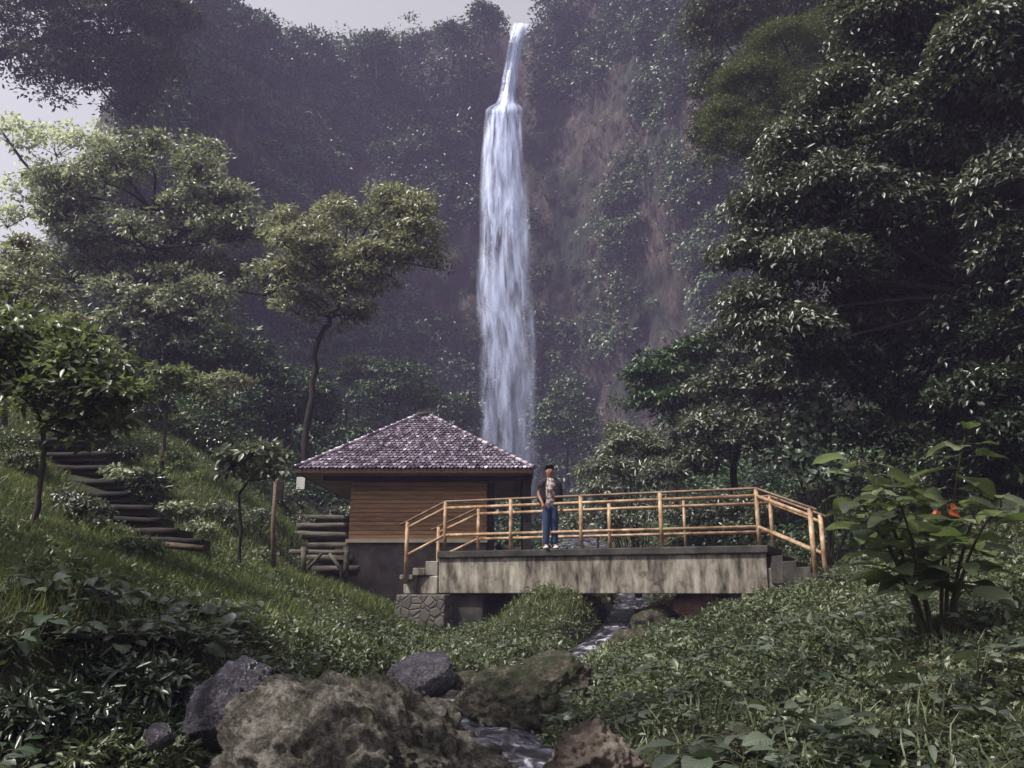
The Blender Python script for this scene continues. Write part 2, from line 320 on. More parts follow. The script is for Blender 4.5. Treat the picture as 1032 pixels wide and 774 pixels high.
def cliff_mat():
    m, nt, b, out = newmat('cliff_rock')
    tc = N(nt, 'ShaderNodeTexCoord'); mp = N(nt, 'ShaderNodeMapping'); mp.inputs['Scale'].default_value = (1, 1, .45)
    nt.links.new(tc.outputs['Object'], mp.inputs[0])
    n1 = N(nt, 'ShaderNodeTexNoise', Scale=.7, Detail=14, Roughness=.74); nt.links.new(mp.outputs[0], n1.inputs['Vector'])
    r = ramp(nt, [(.34,(.008,.007,.007)),(.45,(.028,.021,.019)),(.55,(.09,.064,.052)),(.66,(.2,.155,.125))], n1.outputs[0])
    n2 = N(nt, 'ShaderNodeTexNoise', Scale=.14, Detail=12, Roughness=.74); nt.links.new(tc.outputs['Object'], n2.inputs['Vector'])
    mr = N(nt, 'ShaderNodeMapRange'); mr.inputs[1].default_value = .48; mr.inputs[2].default_value = .56; nt.links.new(n2.outputs[0], mr.inputs[0])
    mx = N(nt, 'ShaderNodeMixRGB'); mx.inputs[2].default_value = (.018,.03,.014, 1)
    nt.links.new(mr.outputs[0], mx.inputs[0]); nt.links.new(r.outputs[0], mx.inputs[1]); nt.links.new(mx.outputs[0], b.inputs['Base Color'])
    n3 = N(nt, 'ShaderNodeTexNoise', Scale=1.3, Detail=12, Roughness=.75); nt.links.new(mp.outputs[0], n3.inputs['Vector'])
    bp = N(nt, 'ShaderNodeBump', Strength=1, Distance=1.6); nt.links.new(n3.outputs[0], bp.inputs['Height']); nt.links.new(bp.outputs[0], b.inputs['Normal'])
    b.inputs['Roughness'].default_value = .85
    return m
M['cliff'] = cliff_mat()
def fall_mat(seed, thr, name):
    m, nt, b, out = newmat(name)
    uv = N(nt, 'ShaderNodeUVMap', uv_map='UVMap')
    def ns(sx, sy, off, det=6):
        mp = N(nt, 'ShaderNodeMapping'); mp.inputs['Scale'].default_value = (sx, sy, 1); mp.inputs['Location'].default_value = (off, off * .7, off)
        nt.links.new(uv.outputs[0], mp.inputs[0])
        n = N(nt, 'ShaderNodeTexNoise', Scale=1, Detail=det, Roughness=.6, Distortion=.6); nt.links.new(mp.outputs[0], n.inputs['Vector'])
        return n.outputs[0]
    a = ns(5, 6.5, seed); c = ns(13, 13, seed + 5)
    s = N(nt, 'ShaderNodeMath', operation='MULTIPLY_ADD'); s.inputs[1].default_value = .6
    nt.links.new(c, s.inputs[0]); nt.links.new(a, s.inputs[2])
    mr = N(nt, 'ShaderNodeMapRange'); mr.inputs[1].default_value = thr; mr.inputs[2].default_value = thr + .3; nt.links.new(s.outputs[0], mr.inputs[0])
    # edges thin out
    sp = N(nt, 'ShaderNodeSeparateXYZ'); nt.links.new(uv.outputs[0], sp.inputs[0])
    pp = N(nt, 'ShaderNodeMath', operation='PINGPONG'); pp.inputs[1].default_value = .5; nt.links.new(sp.outputs[0], pp.inputs[0])
    e = N(nt, 'ShaderNodeMapRange'); e.inputs[1].default_value = 0; e.inputs[2].default_value = .12; nt.links.new(pp.outputs[0], e.inputs[0])
    # the water is densest high up and breaks into spray lower down
    h = N(nt, 'ShaderNodeMapRange'); h.inputs[1].default_value = 0; h.inputs[2].default_value = 1; h.inputs[3].default_value = .14; h.inputs[4].default_value = 1.5
    nt.links.new(sp.outputs[1], h.inputs[0])
    bigm = N(nt, 'ShaderNodeMapRange'); bigm.inputs[1].default_value = .38; bigm.inputs[2].default_value = .58; bigm.inputs[3].default_value = .35; nt.links.new(ns(3.2, 7, seed+40, 4), bigm.inputs[0])
    mb_ = N(nt, 'ShaderNodeMath', operation='MULTIPLY'); nt.links.new(mr.outputs[0], mb_.inputs[0]); nt.links.new(bigm.outputs[0], mb_.inputs[1]); mr = mb_
    m1 = N(nt, 'ShaderNodeMath', operation='MULTIPLY'); nt.links.new(mr.outputs[0], m1.inputs[0]); nt.links.new(e.outputs[0], m1.inputs[1])
    m2 = N(nt, 'ShaderNodeMath', operation='MULTIPLY'); nt.links.new(m1.outputs[0], m2.inputs[0]); nt.links.new(h.outputs[0], m2.inputs[1])
    b.inputs['Base Color'].default_value = (.55,.62,.86,1); b.inputs['Roughness'].default_value = .5
    nt.links.new(m2.outputs[0], b.inputs['Alpha'])
    return m
def stream_mat():
    m, nt, b, out = newmat('stream_water')
    uv = N(nt, 'ShaderNodeUVMap', uv_map='UVMap'); mp = N(nt, 'ShaderNodeMapping'); mp.inputs['Scale'].default_value = (5, 2.2, 1)
    nt.links.new(uv.outputs[0], mp.inputs[0])
    n = N(nt, 'ShaderNodeTexNoise', Scale=1.2, Detail=8, Roughness=.65, Distortion=.8); nt.links.new(mp.outputs[0], n.inputs['Vector'])
    r = ramp(nt, [(.46,(.02,.019,.024)),(.56,(.12,.115,.15)),(.66,(.55,.54,.62))], n.outputs[0])
    nt.links.new(r.outputs[0], b.inputs['Base Color']); b.inputs['Roughness'].default_value = .12
    bp = N(nt, 'ShaderNodeBump', Strength=.8, Distance=.05); nt.links.new(n.outputs[0], bp.inputs['Height']); nt.links.new(bp.outputs[0], b.inputs['Normal'])
    return m
M['stream'] = stream_mat()

# ------------------------------------------------------------------ leaves
def unit(v): return v / (np.linalg.norm(v, axis=-1, keepdims=True) + 1e-9)
def leaf_arrays(Pb, D, Nn, L, W, kind='small'):
    """Pb base points, D direction, Nn normal; L, W arrays. Returns V, F, per-face multiplicity, uv"""
    n = len(Pb); D = unit(D); Nn = unit(Nn - D * np.sum(Nn * D, -1, keepdims=True)); S = np.cross(D, Nn)
    L = L[:, None]; W = W[:, None]
    if kind == 'small':
        V = np.stack([Pb, Pb + D*L*.42 + S*W*.5 + Nn*W*.14, Pb + D*L - Nn*L*.14, Pb + D*L*.42 - S*W*.5 + Nn*W*.14], 1)
        Fc = np.array([[0,1,2],[0,2,3]])
        uv = np.array([[0,0],[.5,.42],[0,1],[-.5,.42]])
        k = 3
    elif kind == 'blade':
        V = np.stack([Pb - S*W*.5, Pb + S*W*.5, Pb + D*L*.55 + S*W*.4 + Nn*L*.06, Pb + D*L - Nn*L*.16, Pb + D*L*.55 - S*W*.4 + Nn*L*.06], 1)
        Fc = np.array([[0,1,2],[0,2,4],[4,2,3]]); uv = np.zeros((5,2)); k = 3
    else:          # broad
        ts = np.array([0,.1,.3,.52,.75,.92,1.]); ws = np.array([.02,.62,.98,1.,.7,.28,.0])
        bend = -.3 * ts**2 + .08 * ts
        vs = []; uvs = []
        for t, w, bd in zip(ts, ws, bend):
            c = Pb + D*L*t + Nn*L*bd
            wav = .05*np.sin(t*19)*W
            vs += [c - S*W*.5*w + Nn*(W*.1*w + wav), c, c + S*W*.5*w + Nn*(W*.1*w - wav)]
            uvs += [[-w*.5,t],[0,t],[w*.5,t]]
        V = np.stack(vs, 1); uv = np.array(uvs)
        q = []
        for i in range(len(ts)-1):
            a = i*3; q += [[a,a+1,a+4,a+3],[a+1,a+2,a+5,a+4]]
        Fc = np.array(q); k = 4
    m = V.shape[1]
    faces = (Fc[None] + (np.arange(n)*m)[:, None, None]).reshape(-1, k)
    return V.reshape(-1,3), faces, len(Fc), np.tile(uv, (n,1)), k
def leaves_obj(name, Pb, D, Nn, L, W, mat, parent=None, kind='small', rnd=None, g=rng):
    V, Fc, mult, uv, k = leaf_arrays(Pb, D, Nn, L, W, kind)
    if rnd is None: rnd = g.random(len(Pb))
    me = np_mesh(name, V, Fc, k, np.repeat(rnd, mult), uv if kind == 'broad' else None, smooth=(kind == 'broad'))
    return link_mesh(name, me, mat, parent)
def rdir(g, n): return unit(g.normal(size=(n,3)))
def cluster_leaves(g, C, rc, nper, up=.7, flat=.6, out=None, droop=.35):
    """C cluster centres (k,3), rc radii (k,) -> leaf base, dir, normal"""
    k = len(C); idx = np.repeat(np.arange(k), nper); n = len(idx)
    d = rdir(g, n); d[:,2] = np.abs(d[:,2])*.9 - .25*g.random(n)
    r = rc[idx] * (.45 + .6 * g.random(n))
    off = d * r[:,None]; off[:,2] *= flat
    Pb = C[idx] + off
    Nn = unit(d*.55 + np.array([0,0,up]) + rdir(g,n)*.55)
    D = unit(d + rdir(g,n)*.7 - np.array([0,0,droop]))
    return Pb, D, Nn, idx
def lobe_centres(g, c, r, n, bias=.7):
    d = rdir(g, n); d[:,2] = np.where(g.random(n) < bias, np.abs(d[:,2]), d[:,2])
    t = (.5 + .5*g.random(n)**.5)[:,None]
    return np.asarray(c) + d*np.asarray(r)*t*(1 + .22*fbm(np.asarray(c)*.3 + d*2.2, 2)[:,None])
def bez(a, b, n=6, sag=.0, side=0):
    a = np.asarray(a,float); b = np.asarray(b,float); m = (a+b)/2 + np.array([side, side*.6, sag])
    t = np.linspace(0,1,n)[:,None]
    return (1-t)**2*a + 2*t*(1-t)*m + t**2*b
def make_tree(name, label, cat, trunk_pts, r0, lobes, leafmat, leaf=(.18,.09), ncl=40, nper=60, rc=(.5,.9), barkmat='bark', seed=1, group=None,
              r1=None, limb_r=.06, up=.7, flat=.6, twigs=6, kind='small', droop=.35):
    """trunk_pts world points; lobes (px,py,d,rx_px,ry_px[,depth radius m])"""
    g = np.random.default_rng(seed); random.seed(seed)
    base = trunk_pts[0]; e = empty(name, base); tag(e, label, cat, group)
    mb = MB(); tp = [np.asarray(p,float) for p in trunk_pts]
    # densify the trunk
    q = []
    for i in range(len(tp)-1):
        for t in np.linspace(0,1,5)[:-1]: q.append(tp[i]*(1-t)+tp[i+1]*t + (g.normal(size=3)*r0*.25 if (i or t) else 0))
    q.append(tp[-1]); nq = len(q); r1 = r1 or r0*.5
    mb.tube(q, [r0*(1.35 if i == 0 else 1) * (1-i/(nq-1)) + r1*(i/(nq-1)) for i in range(nq)], 10, jit=.06)
    Cs = []; Rs = []
    tot = sum(l[3]*l[4] for l in lobes)
    for l in lobes:
        px, py, d, rx, ry = l[:5]; c = P(px, py, d); rxm = rx*mpp(d); rym = ry*mpp(d); rd = l[5] if len(l) > 5 else rxm*.8
        n = max(5, int(ncl*rx*ry/tot)); cc = lobe_centres(g, c, (rxm, rd, rym), n)
        s = min(tp[-3:] if len(tp) > 4 else tp[-1:], key=lambda q_: np.linalg.norm(q_ - (c - [0,0,rym*1.5])))
        mid = c - np.array([0,0,rym*.35])
        mb.tube(bez(s, mid, 8, g.uniform(-.2,.4), g.uniform(-.4,.4)), list(np.linspace(r1*.75 if r1 < limb_r*1.5 else limb_r, limb_r*.4, 8)), 7, jit=.08)
        for k in range(min(twigs, n)):
            mb.tube(bez(mid, cc[k], 5, .15, g.uniform(-.2,.2)), list(np.linspace(limb_r*.42, limb_r*.12, 5)), 5)
        Cs.append(cc); Rs.append(g.uniform(rc[0], rc[1], n))
    C = np.concatenate(Cs); Rr = np.concatenate(Rs)
    Pb, D, Nn, idx = cluster_leaves(g, C, Rr, nper, up, flat, droop=droop)
    L = leaf[0]*g.uniform(.6,1.25,len(Pb)); W = leaf[1]*g.uniform(.7,1.2,len(Pb))
    tone = np.clip(g.random(len(C))[idx]*.55 + g.random(len(Pb))*.5, 0, 1)
    mb.build('trunk', M[barkmat], e)
    leaves_obj('crown', Pb, D, Nn, L, W, M[leafmat], e, kind, tone, g)
    return e
def make_bush(name, label, cat, lobes, leafmat, leaf=(.12,.06), ncl=20, nper=60, rc=(.2,.35), seed=1, group=None, ground=None, up=.7, flat=.7, kind='small', nstem=5):
    g = np.random.default_rng(seed); random.seed(seed)
    l0 = lobes[0]; dd = np.linspace(max(4, l0[2]-5), l0[2]+6, 60)
    rp = np.array([P(l0[0], l0[1]+l0[4]*.45, t) for t in dd]); gap = rp[:,2] - height(rp[:,0], rp[:,1]); best = np.argmin(np.abs(gap) + .03*np.abs(dd-l0[2]))
    if abs(gap[best]) < .3: sh = dd[best]-l0[2]; lobes = [(l[0],l[1],l[2]+sh,*l[3:]) for l in lobes]; l0 = lobes[0]
    base = P(l0[0], l0[1]+l0[4], l0[2]) if ground is None else np.asarray(ground, float)
    base = base.copy(); base[2] = min(base[2], float(height(base[0], base[1])) + .02)
    e = empty(name, base); tag(e, label, cat, group)
    mb = MB(); Cs = []; tot = sum(l[3]*l[4] for l in lobes)
    for l in lobes:
        px, py, d, rx, ry = l[:5]; c = P(px, py, d); rxm = rx*mpp(d); rym = ry*mpp(d)
        n = max(5, int(ncl*rx*ry/tot)); cc = lobe_centres(g, c, (rxm, l[5] if len(l) > 5 else rxm*.8, rym), n)
        for k in range(min(nstem, n)):
            mb.tube(bez(base + np.array([g.uniform(-.05,.05), g.uniform(-.05,.05), -.05]), cc[k], 7, .1, g.uniform(-.1,.1)), list(np.linspace(.022, .006, 7)), 5)
        Cs.append(cc)
    C = np.concatenate(Cs); Rr = g.uniform(rc[0], rc[1], len(C))
    Pb, D, Nn, idx = cluster_leaves(g, C, Rr, nper, up, flat)
    L = leaf[0]*g.uniform(.6,1.25,len(Pb)); W = leaf[1]*g.uniform(.7,1.2,len(Pb))
    tone = np.clip(g.random(len(C))[idx]*.5 + g.random(len(Pb))*.55, 0, 1)
    mb.build('stem', M['stem'], e)
    leaves_obj('foliage', Pb, D, Nn, L, W, M[leafmat], e, kind, tone, g)
    return e
def leafy_plant(name, label, cat, base, h, spread, nstem, nleaf, leaf, leafmat, seed=1, group=None, lean=(0,0), r=.01, start=.4, tip_whorl=False):
    """several arching stems bearing broad leaves on short stalks"""
    g = np.random.default_rng(seed); random.seed(seed)
    base = np.asarray(base, float); e = empty(name, base); tag(e, label, cat, group)
    mb = MB(); Pb = []; D = []; Nn = []; L = []
    for s in range(nstem):
        a = 2*math.pi*(s + g.uniform(-.3,.3))/nstem
        rr = spread*g.uniform(.35,1); hh = h*g.uniform(.65,1.0)*(1 - .35*(rr/spread)**2)
        tip = base + np.array([math.cos(a)*rr + lean[0], math.sin(a)*rr + lean[1], hh])
        pts = bez(base + np.array([math.cos(a)*.03, math.sin(a)*.03, -.05]), tip, 9, h*.22, 0)
        mb.tube(pts, list(np.linspace(r, r*.35, 9)), 6)
        for k in range(nleaf):
            t = start + (1-start)*((k+.5)/nleaf)**(.6 if tip_whorl else 1)
            i = min(int(t*8), 7); f = t*8 - i; p = pts[i]*(1-f) + pts[i+1]*f
            b = a*1.0 + k*2.4 + g.uniform(-.4,.4)
            d = np.array([math.cos(b), math.sin(b), g.uniform(-.15,.35)])
            st = leaf[0]*g.uniform(.2,.5); q = p + d*st
            mb.tube([p, p + d*st*.6 + np.array([0,0,st*.1]), q], [r*.35, r*.28, r*.22], 4, cap=False)
            Pb.append(q); D.append(d + np.array([0,0,g.uniform(-.3,.12)])); Nn.append(np.array([0,0,1]) + g.normal(size=3)*.28)
            L.append(leaf[0]*g.uniform(.55,1.2)*(1 - .25*(t > .9)))
    L = np.array(L)
    mb.build('stem', M['stem'], e)
    leaves_obj('foliage', np.array(Pb), np.array(D), np.array(Nn), L, L*leaf[1]/leaf[0]*g.uniform(.85,1.15,len(L)), M[leafmat], e, 'broad', None, g)
    return e

# ------------------------------------------------------------------ ground
STREAM = [(640,600,21.5,.4),(632,614,18.5,.26),(618,636,16.2,.24),(590,658,14.2,.3),(545,674,12.2,.4),(480,690,10.2,.45),(440,702,9.0,.42),(465,722,7.8,.38),(505,745,6.8,.3),(528,780,5.6,.28),(500,860,4.2,.5),(470,1000,3.0,.8)]
SP3 = [P(a,b,c) for a,b,c,_ in STREAM]
SP3 = [np.array([1.5,60,4.5]), np.array([2.5,40,2.6]), np.array([3.2,27,.4])] + SP3 + [np.array([-.2,0,-1.75]), np.array([-.5,-12,-1.9]), np.array([0,-40,-2.2])]
SW = [1.5,1.2,.8] + [w for *_, w in STREAM] + [1.2,1.5,1.5]
for i in range(1, len(SP3)):    # water only ever runs downhill
    SP3[i][2] = min(SP3[i][2], SP3[i-1][2] - .02)
def cat(pts, n=14):
    pts = [np.append(p, w) for p, w in zip(pts, SW)]; out = []
    for i in range(len(pts)-1):
        p0 = pts[max(i-1,0)]; p1 = pts[i]; p2 = pts[i+1]; p3 = pts[min(i+2,len(pts)-1)]
        for t in np.linspace(0,1,n,endpoint=False):
            q = .5*((2*p1)+(-p0+p2)*t+(2*p0-5*p1+4*p2-p3)*t*t+(-p0+3*p1-3*p2+p3)*t**3)
            q[2] = p1[2]*(1-t)+p2[2]*t; q[3] = p1[3]*(1-t)+p2[3]*t; out.append(q)
    out.append(pts[-1]); return np.array(out)
SC = cat(SP3)
A = []
for t in [(0,520,10),(35,531,12),(100,545,13),(190,560,14.5),(270,574,16.5),(350,590,18),(345,606,15.2),(400,640,16.6),(440,644,16.8),(480,646,17.2),(370,604,17.6),
          (190,552,15.4),(130,525,17),(60,462,19.5),(10,478,15),(230,500,19),(160,450,21.5),(280,560,19),(290,522,23),(330,560,22),
          (200,425,27),(100,390,29),(330,505,32),(0,400,22),(340,586,22),
          (0,596,7),(100,603,8),(200,608,10),(300,622,11.5),(0,632,5.5),(100,640,6.2),(200,648,6.9),(285,662,8.2),(0,790,4.9),(100,768,5.6),(200,750,6.0),(285,716,7.5),(0,840,4.2),(150,820,4.9),(370,655,12),(400,655,14.3),(440,662,13),(480,650,15.8),
          (520,594,19),(600,602,18),(575,606,16.2),(540,596,16.5),(585,650,14.9),(500,655,13.5),
          (760,600,15.4),(740,609,14.9),(705,630,16.4),(660,644,16.2),(700,622,15.0),(830,582,13.6),(900,576,13),(1032,556,12),(660,640,13),(640,690,9),(590,722,7.2),(700,700,7),(650,800,4.5),(800,700,6),(945,648,6.5),(1032,622,7),(1032,770,3.6),(850,800,3.8),
          (800,548,19),(900,520,18),(1032,470,16),(700,550,22),(620,566,27),(460,575,26),(520,560,32)]:
    A.append(P(*t))
A += [np.array(p, float) for p in [(0,60,5),(0,92,8),(-30,60,17),(-24,40,14),(30,60,14),(18,30,9),(24,15,9),(13,9,3.2),(-14,9,4.5),(-25,12,11),(-40,0,14),(34,0,10),(0,-20,-1),(-8,-6,.4),(8,-6,.0),
      (-50,60,24),(50,60,22),(-30,90,15),(30,90,15),(0,2,-1.6),(1.5,1,-1.5),(-1.5,1,-1.5),(-4,2,-.4),(4,2,-.9),(-60,-30,16),(60,-30,14),(-70,100,30),(70,100,30)]]
A = np.array(A)
def tps_fit(A, lam=.02):
    X = A[:,:2]; n = len(X); d = np.linalg.norm(X[:,None]-X[None], axis=-1)
    K = np.where(d > 0, d*d*np.log(d+1e-9), 0) + lam*np.eye(n)*10
    Pm = np.hstack([np.ones((n,1)), X]); Mx = np.block([[K, Pm],[Pm.T, np.zeros((3,3))]])
    return np.linalg.solve(Mx, np.concatenate([A[:,2], np.zeros(3)]))
TW = tps_fit(A)
def height(x, y):
    x = np.atleast_1d(np.asarray(x, float)); y = np.atleast_1d(np.asarray(y, float)); sh = x.shape
    q = np.stack([x.ravel(), y.ravel()], 1); out = np.empty(len(q))
    for s in range(0, len(q), 20000):
        b = q[s:s+20000]; d2 = ((b[:,None]-A[None,:,:2])**2).sum(-1)
        z = .5*d2*np.log(d2+1e-12) @ TW[:len(A)] + TW[-3] + b @ TW[-2:]
        zz = np.concatenate([b, np.zeros((len(b),1))], 1)
        far = np.clip((np.hypot(b[:,0], b[:,1]) - 3)/25, 0, 1)
        z = z + .10*fbm(zz*1.1, 3)*(1-far) + .7*far*fbm(zz*.18, 4) + .035*fbm(zz*4.5+9, 2)
        ds = ((b[:,None]-SC[None,:,:2])**2).sum(-1); j = ds.argmin(1); dm = np.sqrt(ds[np.arange(len(b)), j])
        w = SC[j,3]; k = np.clip((dm - w*.9)/(.35 + w*.7), 0, 1); k = k*k*(3-2*k)
        bed = SC[j,2] - .16
        z = np.where(k < 1, bed*(1-k) + np.maximum(z, bed)*k, z)
        out[s:s+20000] = z
    return out.reshape(sh)
def sdist(x, y):
    q = np.stack([np.ravel(x), np.ravel(y)], 1); out = np.empty(len(q))
    for s in range(0, len(q), 20000):
        ds = ((q[s:s+20000,None]-SC[None,:,:2])**2).sum(-1); j = ds.argmin(1)
        out[s:s+20000] = np.sqrt(ds[np.arange(len(j)), j]) - SC[j,3]
    return out
def build_ground():
    u = np.linspace(-1,1,300); v = np.linspace(0,1,420)
    xs = 14*u + 66*np.sign(u)*np.abs(u)**3.5
    ys = -35 + 37*np.minimum(v/.12,1) + 24*np.clip((v-.12)/.66,0,1) + 84*np.clip((v-.78)/.22,0,1)**1.5
    X, Y = np.meshgrid(xs, ys); Z = height(X, Y)
    V = np.stack([X.ravel(), Y.ravel(), Z.ravel()], 1); nx = len(xs); ny = len(ys)
    i, j = np.meshgrid(np.arange(nx-1), np.arange(ny-1)); a = (j*nx+i).ravel()
    me = np_mesh('ground', V, np.stack([a, a+1, a+nx+1, a+nx], 1), 4, smooth=True)
    o = link_mesh('ground', me, M['ground']); tag(o, kind='structure')
build_ground()
# stream surface
def build_stream():
    V = []; uv = []; n = 13; run = 0
    for i in range(len(SC)):
        d = SC[min(i+1,len(SC)-1),:2]-SC[max(i-1,0),:2]; d = d/np.linalg.norm(d); s = np.array([-d[1], d[0]])
        if i: run += np.linalg.norm(SC[i,:3]-SC[i-1,:3])
        for k in range(n):
            t = (k/(n-1)-.5)*2; p = SC[i,:2] + s*t*SC[i,3]*1.35
            V.append([p[0], p[1], SC[i,2] - .03*t*t]); uv.append([t*SC[i,3], run])
    V = np.array(V); V[:,2] += .045*fbm(V*np.array([3,3,1]), 3)
    m = len(SC); i, j = np.meshgrid(np.arange(n-1), np.arange(m-1)); a = (j*n+i).ravel()
    me = np_mesh('stream', V, np.stack([a, a+n, a+n+1, a+1], 1), 4, uv=np.array(uv), smooth=True)
    tag(link_mesh('stream', me, M['stream']), kind='structure')
build_stream()

# ------------------------------------------------------------------ cliff
# control columns: (top point, base x, base y)
def topc(px, py, d): return P(px, py, d)
CC = [(np.array([-95,-45,60.]), -75,-45), (np.array([-80,0,55.]), -62,0), (np.array([-66,28,44.]), -52,28), (topc(-60,270,52), -44,46), (topc(40,262,60), -41,56), (topc(98,240,66), -34,62),
      (topc(126,60,70), -33,64), (topc(165,-50,74), -32,66), (topc(200,-4,82), -29,72), (topc(235,14,88), -27,78), (topc(275,40,94), -24,84), (topc(330,50,102), -18,90), (topc(390,42,104), -11,94), (topc(440,30,104), -7,96), (topc(490,14,103), -3,97.5),
      (topc(522,34,104), 0,99), (topc(552,16,102), 4,97.5), (topc(585,-12,98), 9,94), (topc(640,-60,90), 17,87), (topc(700,-110,78), 25,76), (topc(800,-200,64), 30,60), (topc(950,-260,52), 33,48), (topc(1100,-260,44), 38,36), (np.array([62,8,60.]), 46,8), (np.array([80,-45,60.]), 60,-45)]
def build_cliff():
    T = np.array([c[0] for c in CC]); B = np.array([[c[1], c[2], 0] for c in CC], float)
    seg = np.linalg.norm(np.diff(B[:,:2], axis=0), axis=1); s = np.concatenate([[0], np.cumsum(seg)])
    nc = 520; nr = 170; u = np.linspace(0, s[-1], nc)
    Ti = np.stack([np.interp(u, s, T[:,k]) for k in range(3)], 1); Bi = np.stack([np.interp(u, s, B[:,k]) for k in range(2)], 1)
    bz = height(Bi[:,0], Bi[:,1]) - 4
    v = np.linspace(0,1,nr)
    vv = v[:,None]
    prof = np.clip(vv,0,1)**1.8
    X = Bi[None,:,0]*(1-prof) + Ti[None,:,0]*prof; Y = Bi[None,:,1]*(1-prof) + Ti[None,:,1]*prof
    Z = bz[None]*(1-vv) + (Ti[None,:,2])*vv
    Q = np.stack([X,Y,Z], -1)
    out = unit(np.stack([-X, 20-Y, 0*X], -1))
    d = 3.6*fbm(Q*np.array([.06,.06,.045]), 5) + 2.3*fbm(Q*np.array([.34,.34,.1])+5, 4) + 1.0*fbm(Q*np.array([1.2,1.2,.6])+9, 3)
    edge = np.clip((1-vv)*12, 0.12, 1)
    fallx = np.exp(-((X - (-.5))/5.5)**2)*(Y > 60)
    # shelf under the upper leap of the water
    zs = float(P(508,108,95)[2])
    d = d*(1-.6*fallx)*edge - 1.2*fallx + 2.2*fallx*(Z < zs-.5)*(Z > 6)*.8
    Q = Q + out*d[...,None]
    Q[-1,:,2] += 1.2*fbm(Q[-1]*.4, 3)
    V = Q.reshape(-1,3)
    # a last row runs back from the brink as the plateau
    back = Q[-1] - out[-1]*40; back[:,2] += -2
    V = np.concatenate([V, back])
    i, j = np.meshgrid(np.arange(nc-1), np.arange(nr)); a = (j*nc+i).ravel()
    me = np_mesh('cliff', V, np.stack([a, a+1, a+nc+1, a+nc], 1), 4, smooth=True)
    o = link_mesh('cliff', me, M['cliff']); tag(o, kind='structure')
    return Q, out
CQ, COUT = build_cliff()
def cliff_plants():
    g = np.random.default_rng(5); nr, nc = CQ.shape[:2]
    flat = CQ.reshape(-1,3); px, py = proj(flat)
    n = 120000
    a = g.random(n)*(nr-1.01); b = g.random(n)*(nc-1.01); i = a.astype(int); j = b.astype(int); fa = (a-i)[:,None]; fb = (b-j)[:,None]
    C = CQ[i,j]*(1-fa)*(1-fb)+CQ[i+1,j]*fa*(1-fb)+CQ[i,j+1]*(1-fa)*fb+CQ[i+1,j+1]*fa*fb; O = COUT[i,j]
    x, y = proj(C); vis = (x > -160) & (x < 1200) & (y > -120) & (C[:,1] > 15)
    C = C[vis]; O = O[vis]; x = x[vis]; y = y[vis]; a = a[vis]
    dens = fbm(C*.1+3, 5)*3.4 + .5
    dens -= .6*np.exp(-((x-640)/45)**2-((y-250)/150)**2) + .6*np.exp(-((x-460)/22)**2-((y-320)/90)**2) + .5*np.exp(-((x-590)/25)**2-((y-230)/120)**2)
    dens += .35*((y > 380)) + .5*(x < 420) + .4*(x > 700) + .3*(y < 120) + .8*(a > nr*.93)
    dens -= 3*((np.abs(x-512) < 24)&(y > 20)&(C[:,1] > 60))
    keep = g.random(len(C)) < np.clip(dens, .02, 1)
    C = C[keep]; O = O[keep]; k = len(C); print('cliff clumps', k)
    rc = g.uniform(.35,1.2,k)*np.clip(C[:,1]/70,.5,1.2); C = C + O*(rc*.35 + 4.2*np.maximum(fbm(C*.13+70,4),0))[:,None]
    B = C[g.choice(k, 1500, replace=False)]; xb, yb = proj(B); B = B[fbm(B*.09+200,3) > -.25]
    nb = len(B); rb = g.uniform(.9,2.6,nb)*np.clip(B[:,1]/80,.5,1.1); ob = unit(np.stack([-B[:,0], 20-B[:,1], 0*B[:,0]],1)); B = B + ob*rb[:,None]*.5
    sub = 9; off = rdir(g, nb*sub); Cb = np.repeat(B, sub, 0) + off*np.repeat(rb, sub)[:,None]*np.array([.75,.75,.6])
    C = np.concatenate([C, Cb]); rc = np.concatenate([rc, np.repeat(rb, sub)*.42]); O = unit(np.stack([-C[:,0], 20-C[:,1], 0*C[:,0]],1)); nk = k
    Pb, D, Nn, idx = cluster_leaves(g, C, rc, 13, .4, .95)
    Nn = unit(Nn + O[idx]*.5); D = unit(D + O[idx]*.3 - np.array([0,0,.3]))
    L = g.uniform(.28,.62,len(Pb))*np.clip(Pb[:,1]/80,.5,1.1); W = L*.55
    patch = np.clip(fbm(C*.07+40, 4)*1.3+.38, 0, 1); patch[nk:] = np.clip(np.repeat(g.random(nb), sub)*.8+.25, 0, 1)
    o = leaves_obj('cliff_vegetation', Pb, D, Nn, L, W, M['leaf_cliff'], None, 'small', np.clip(patch[idx]*.7+g.random(len(Pb))*.35,0,1), g)
    tag(o, 'dark green creepers and bushes covering the rock cliff', 'vegetation', kind='stuff')
cliff_plants()

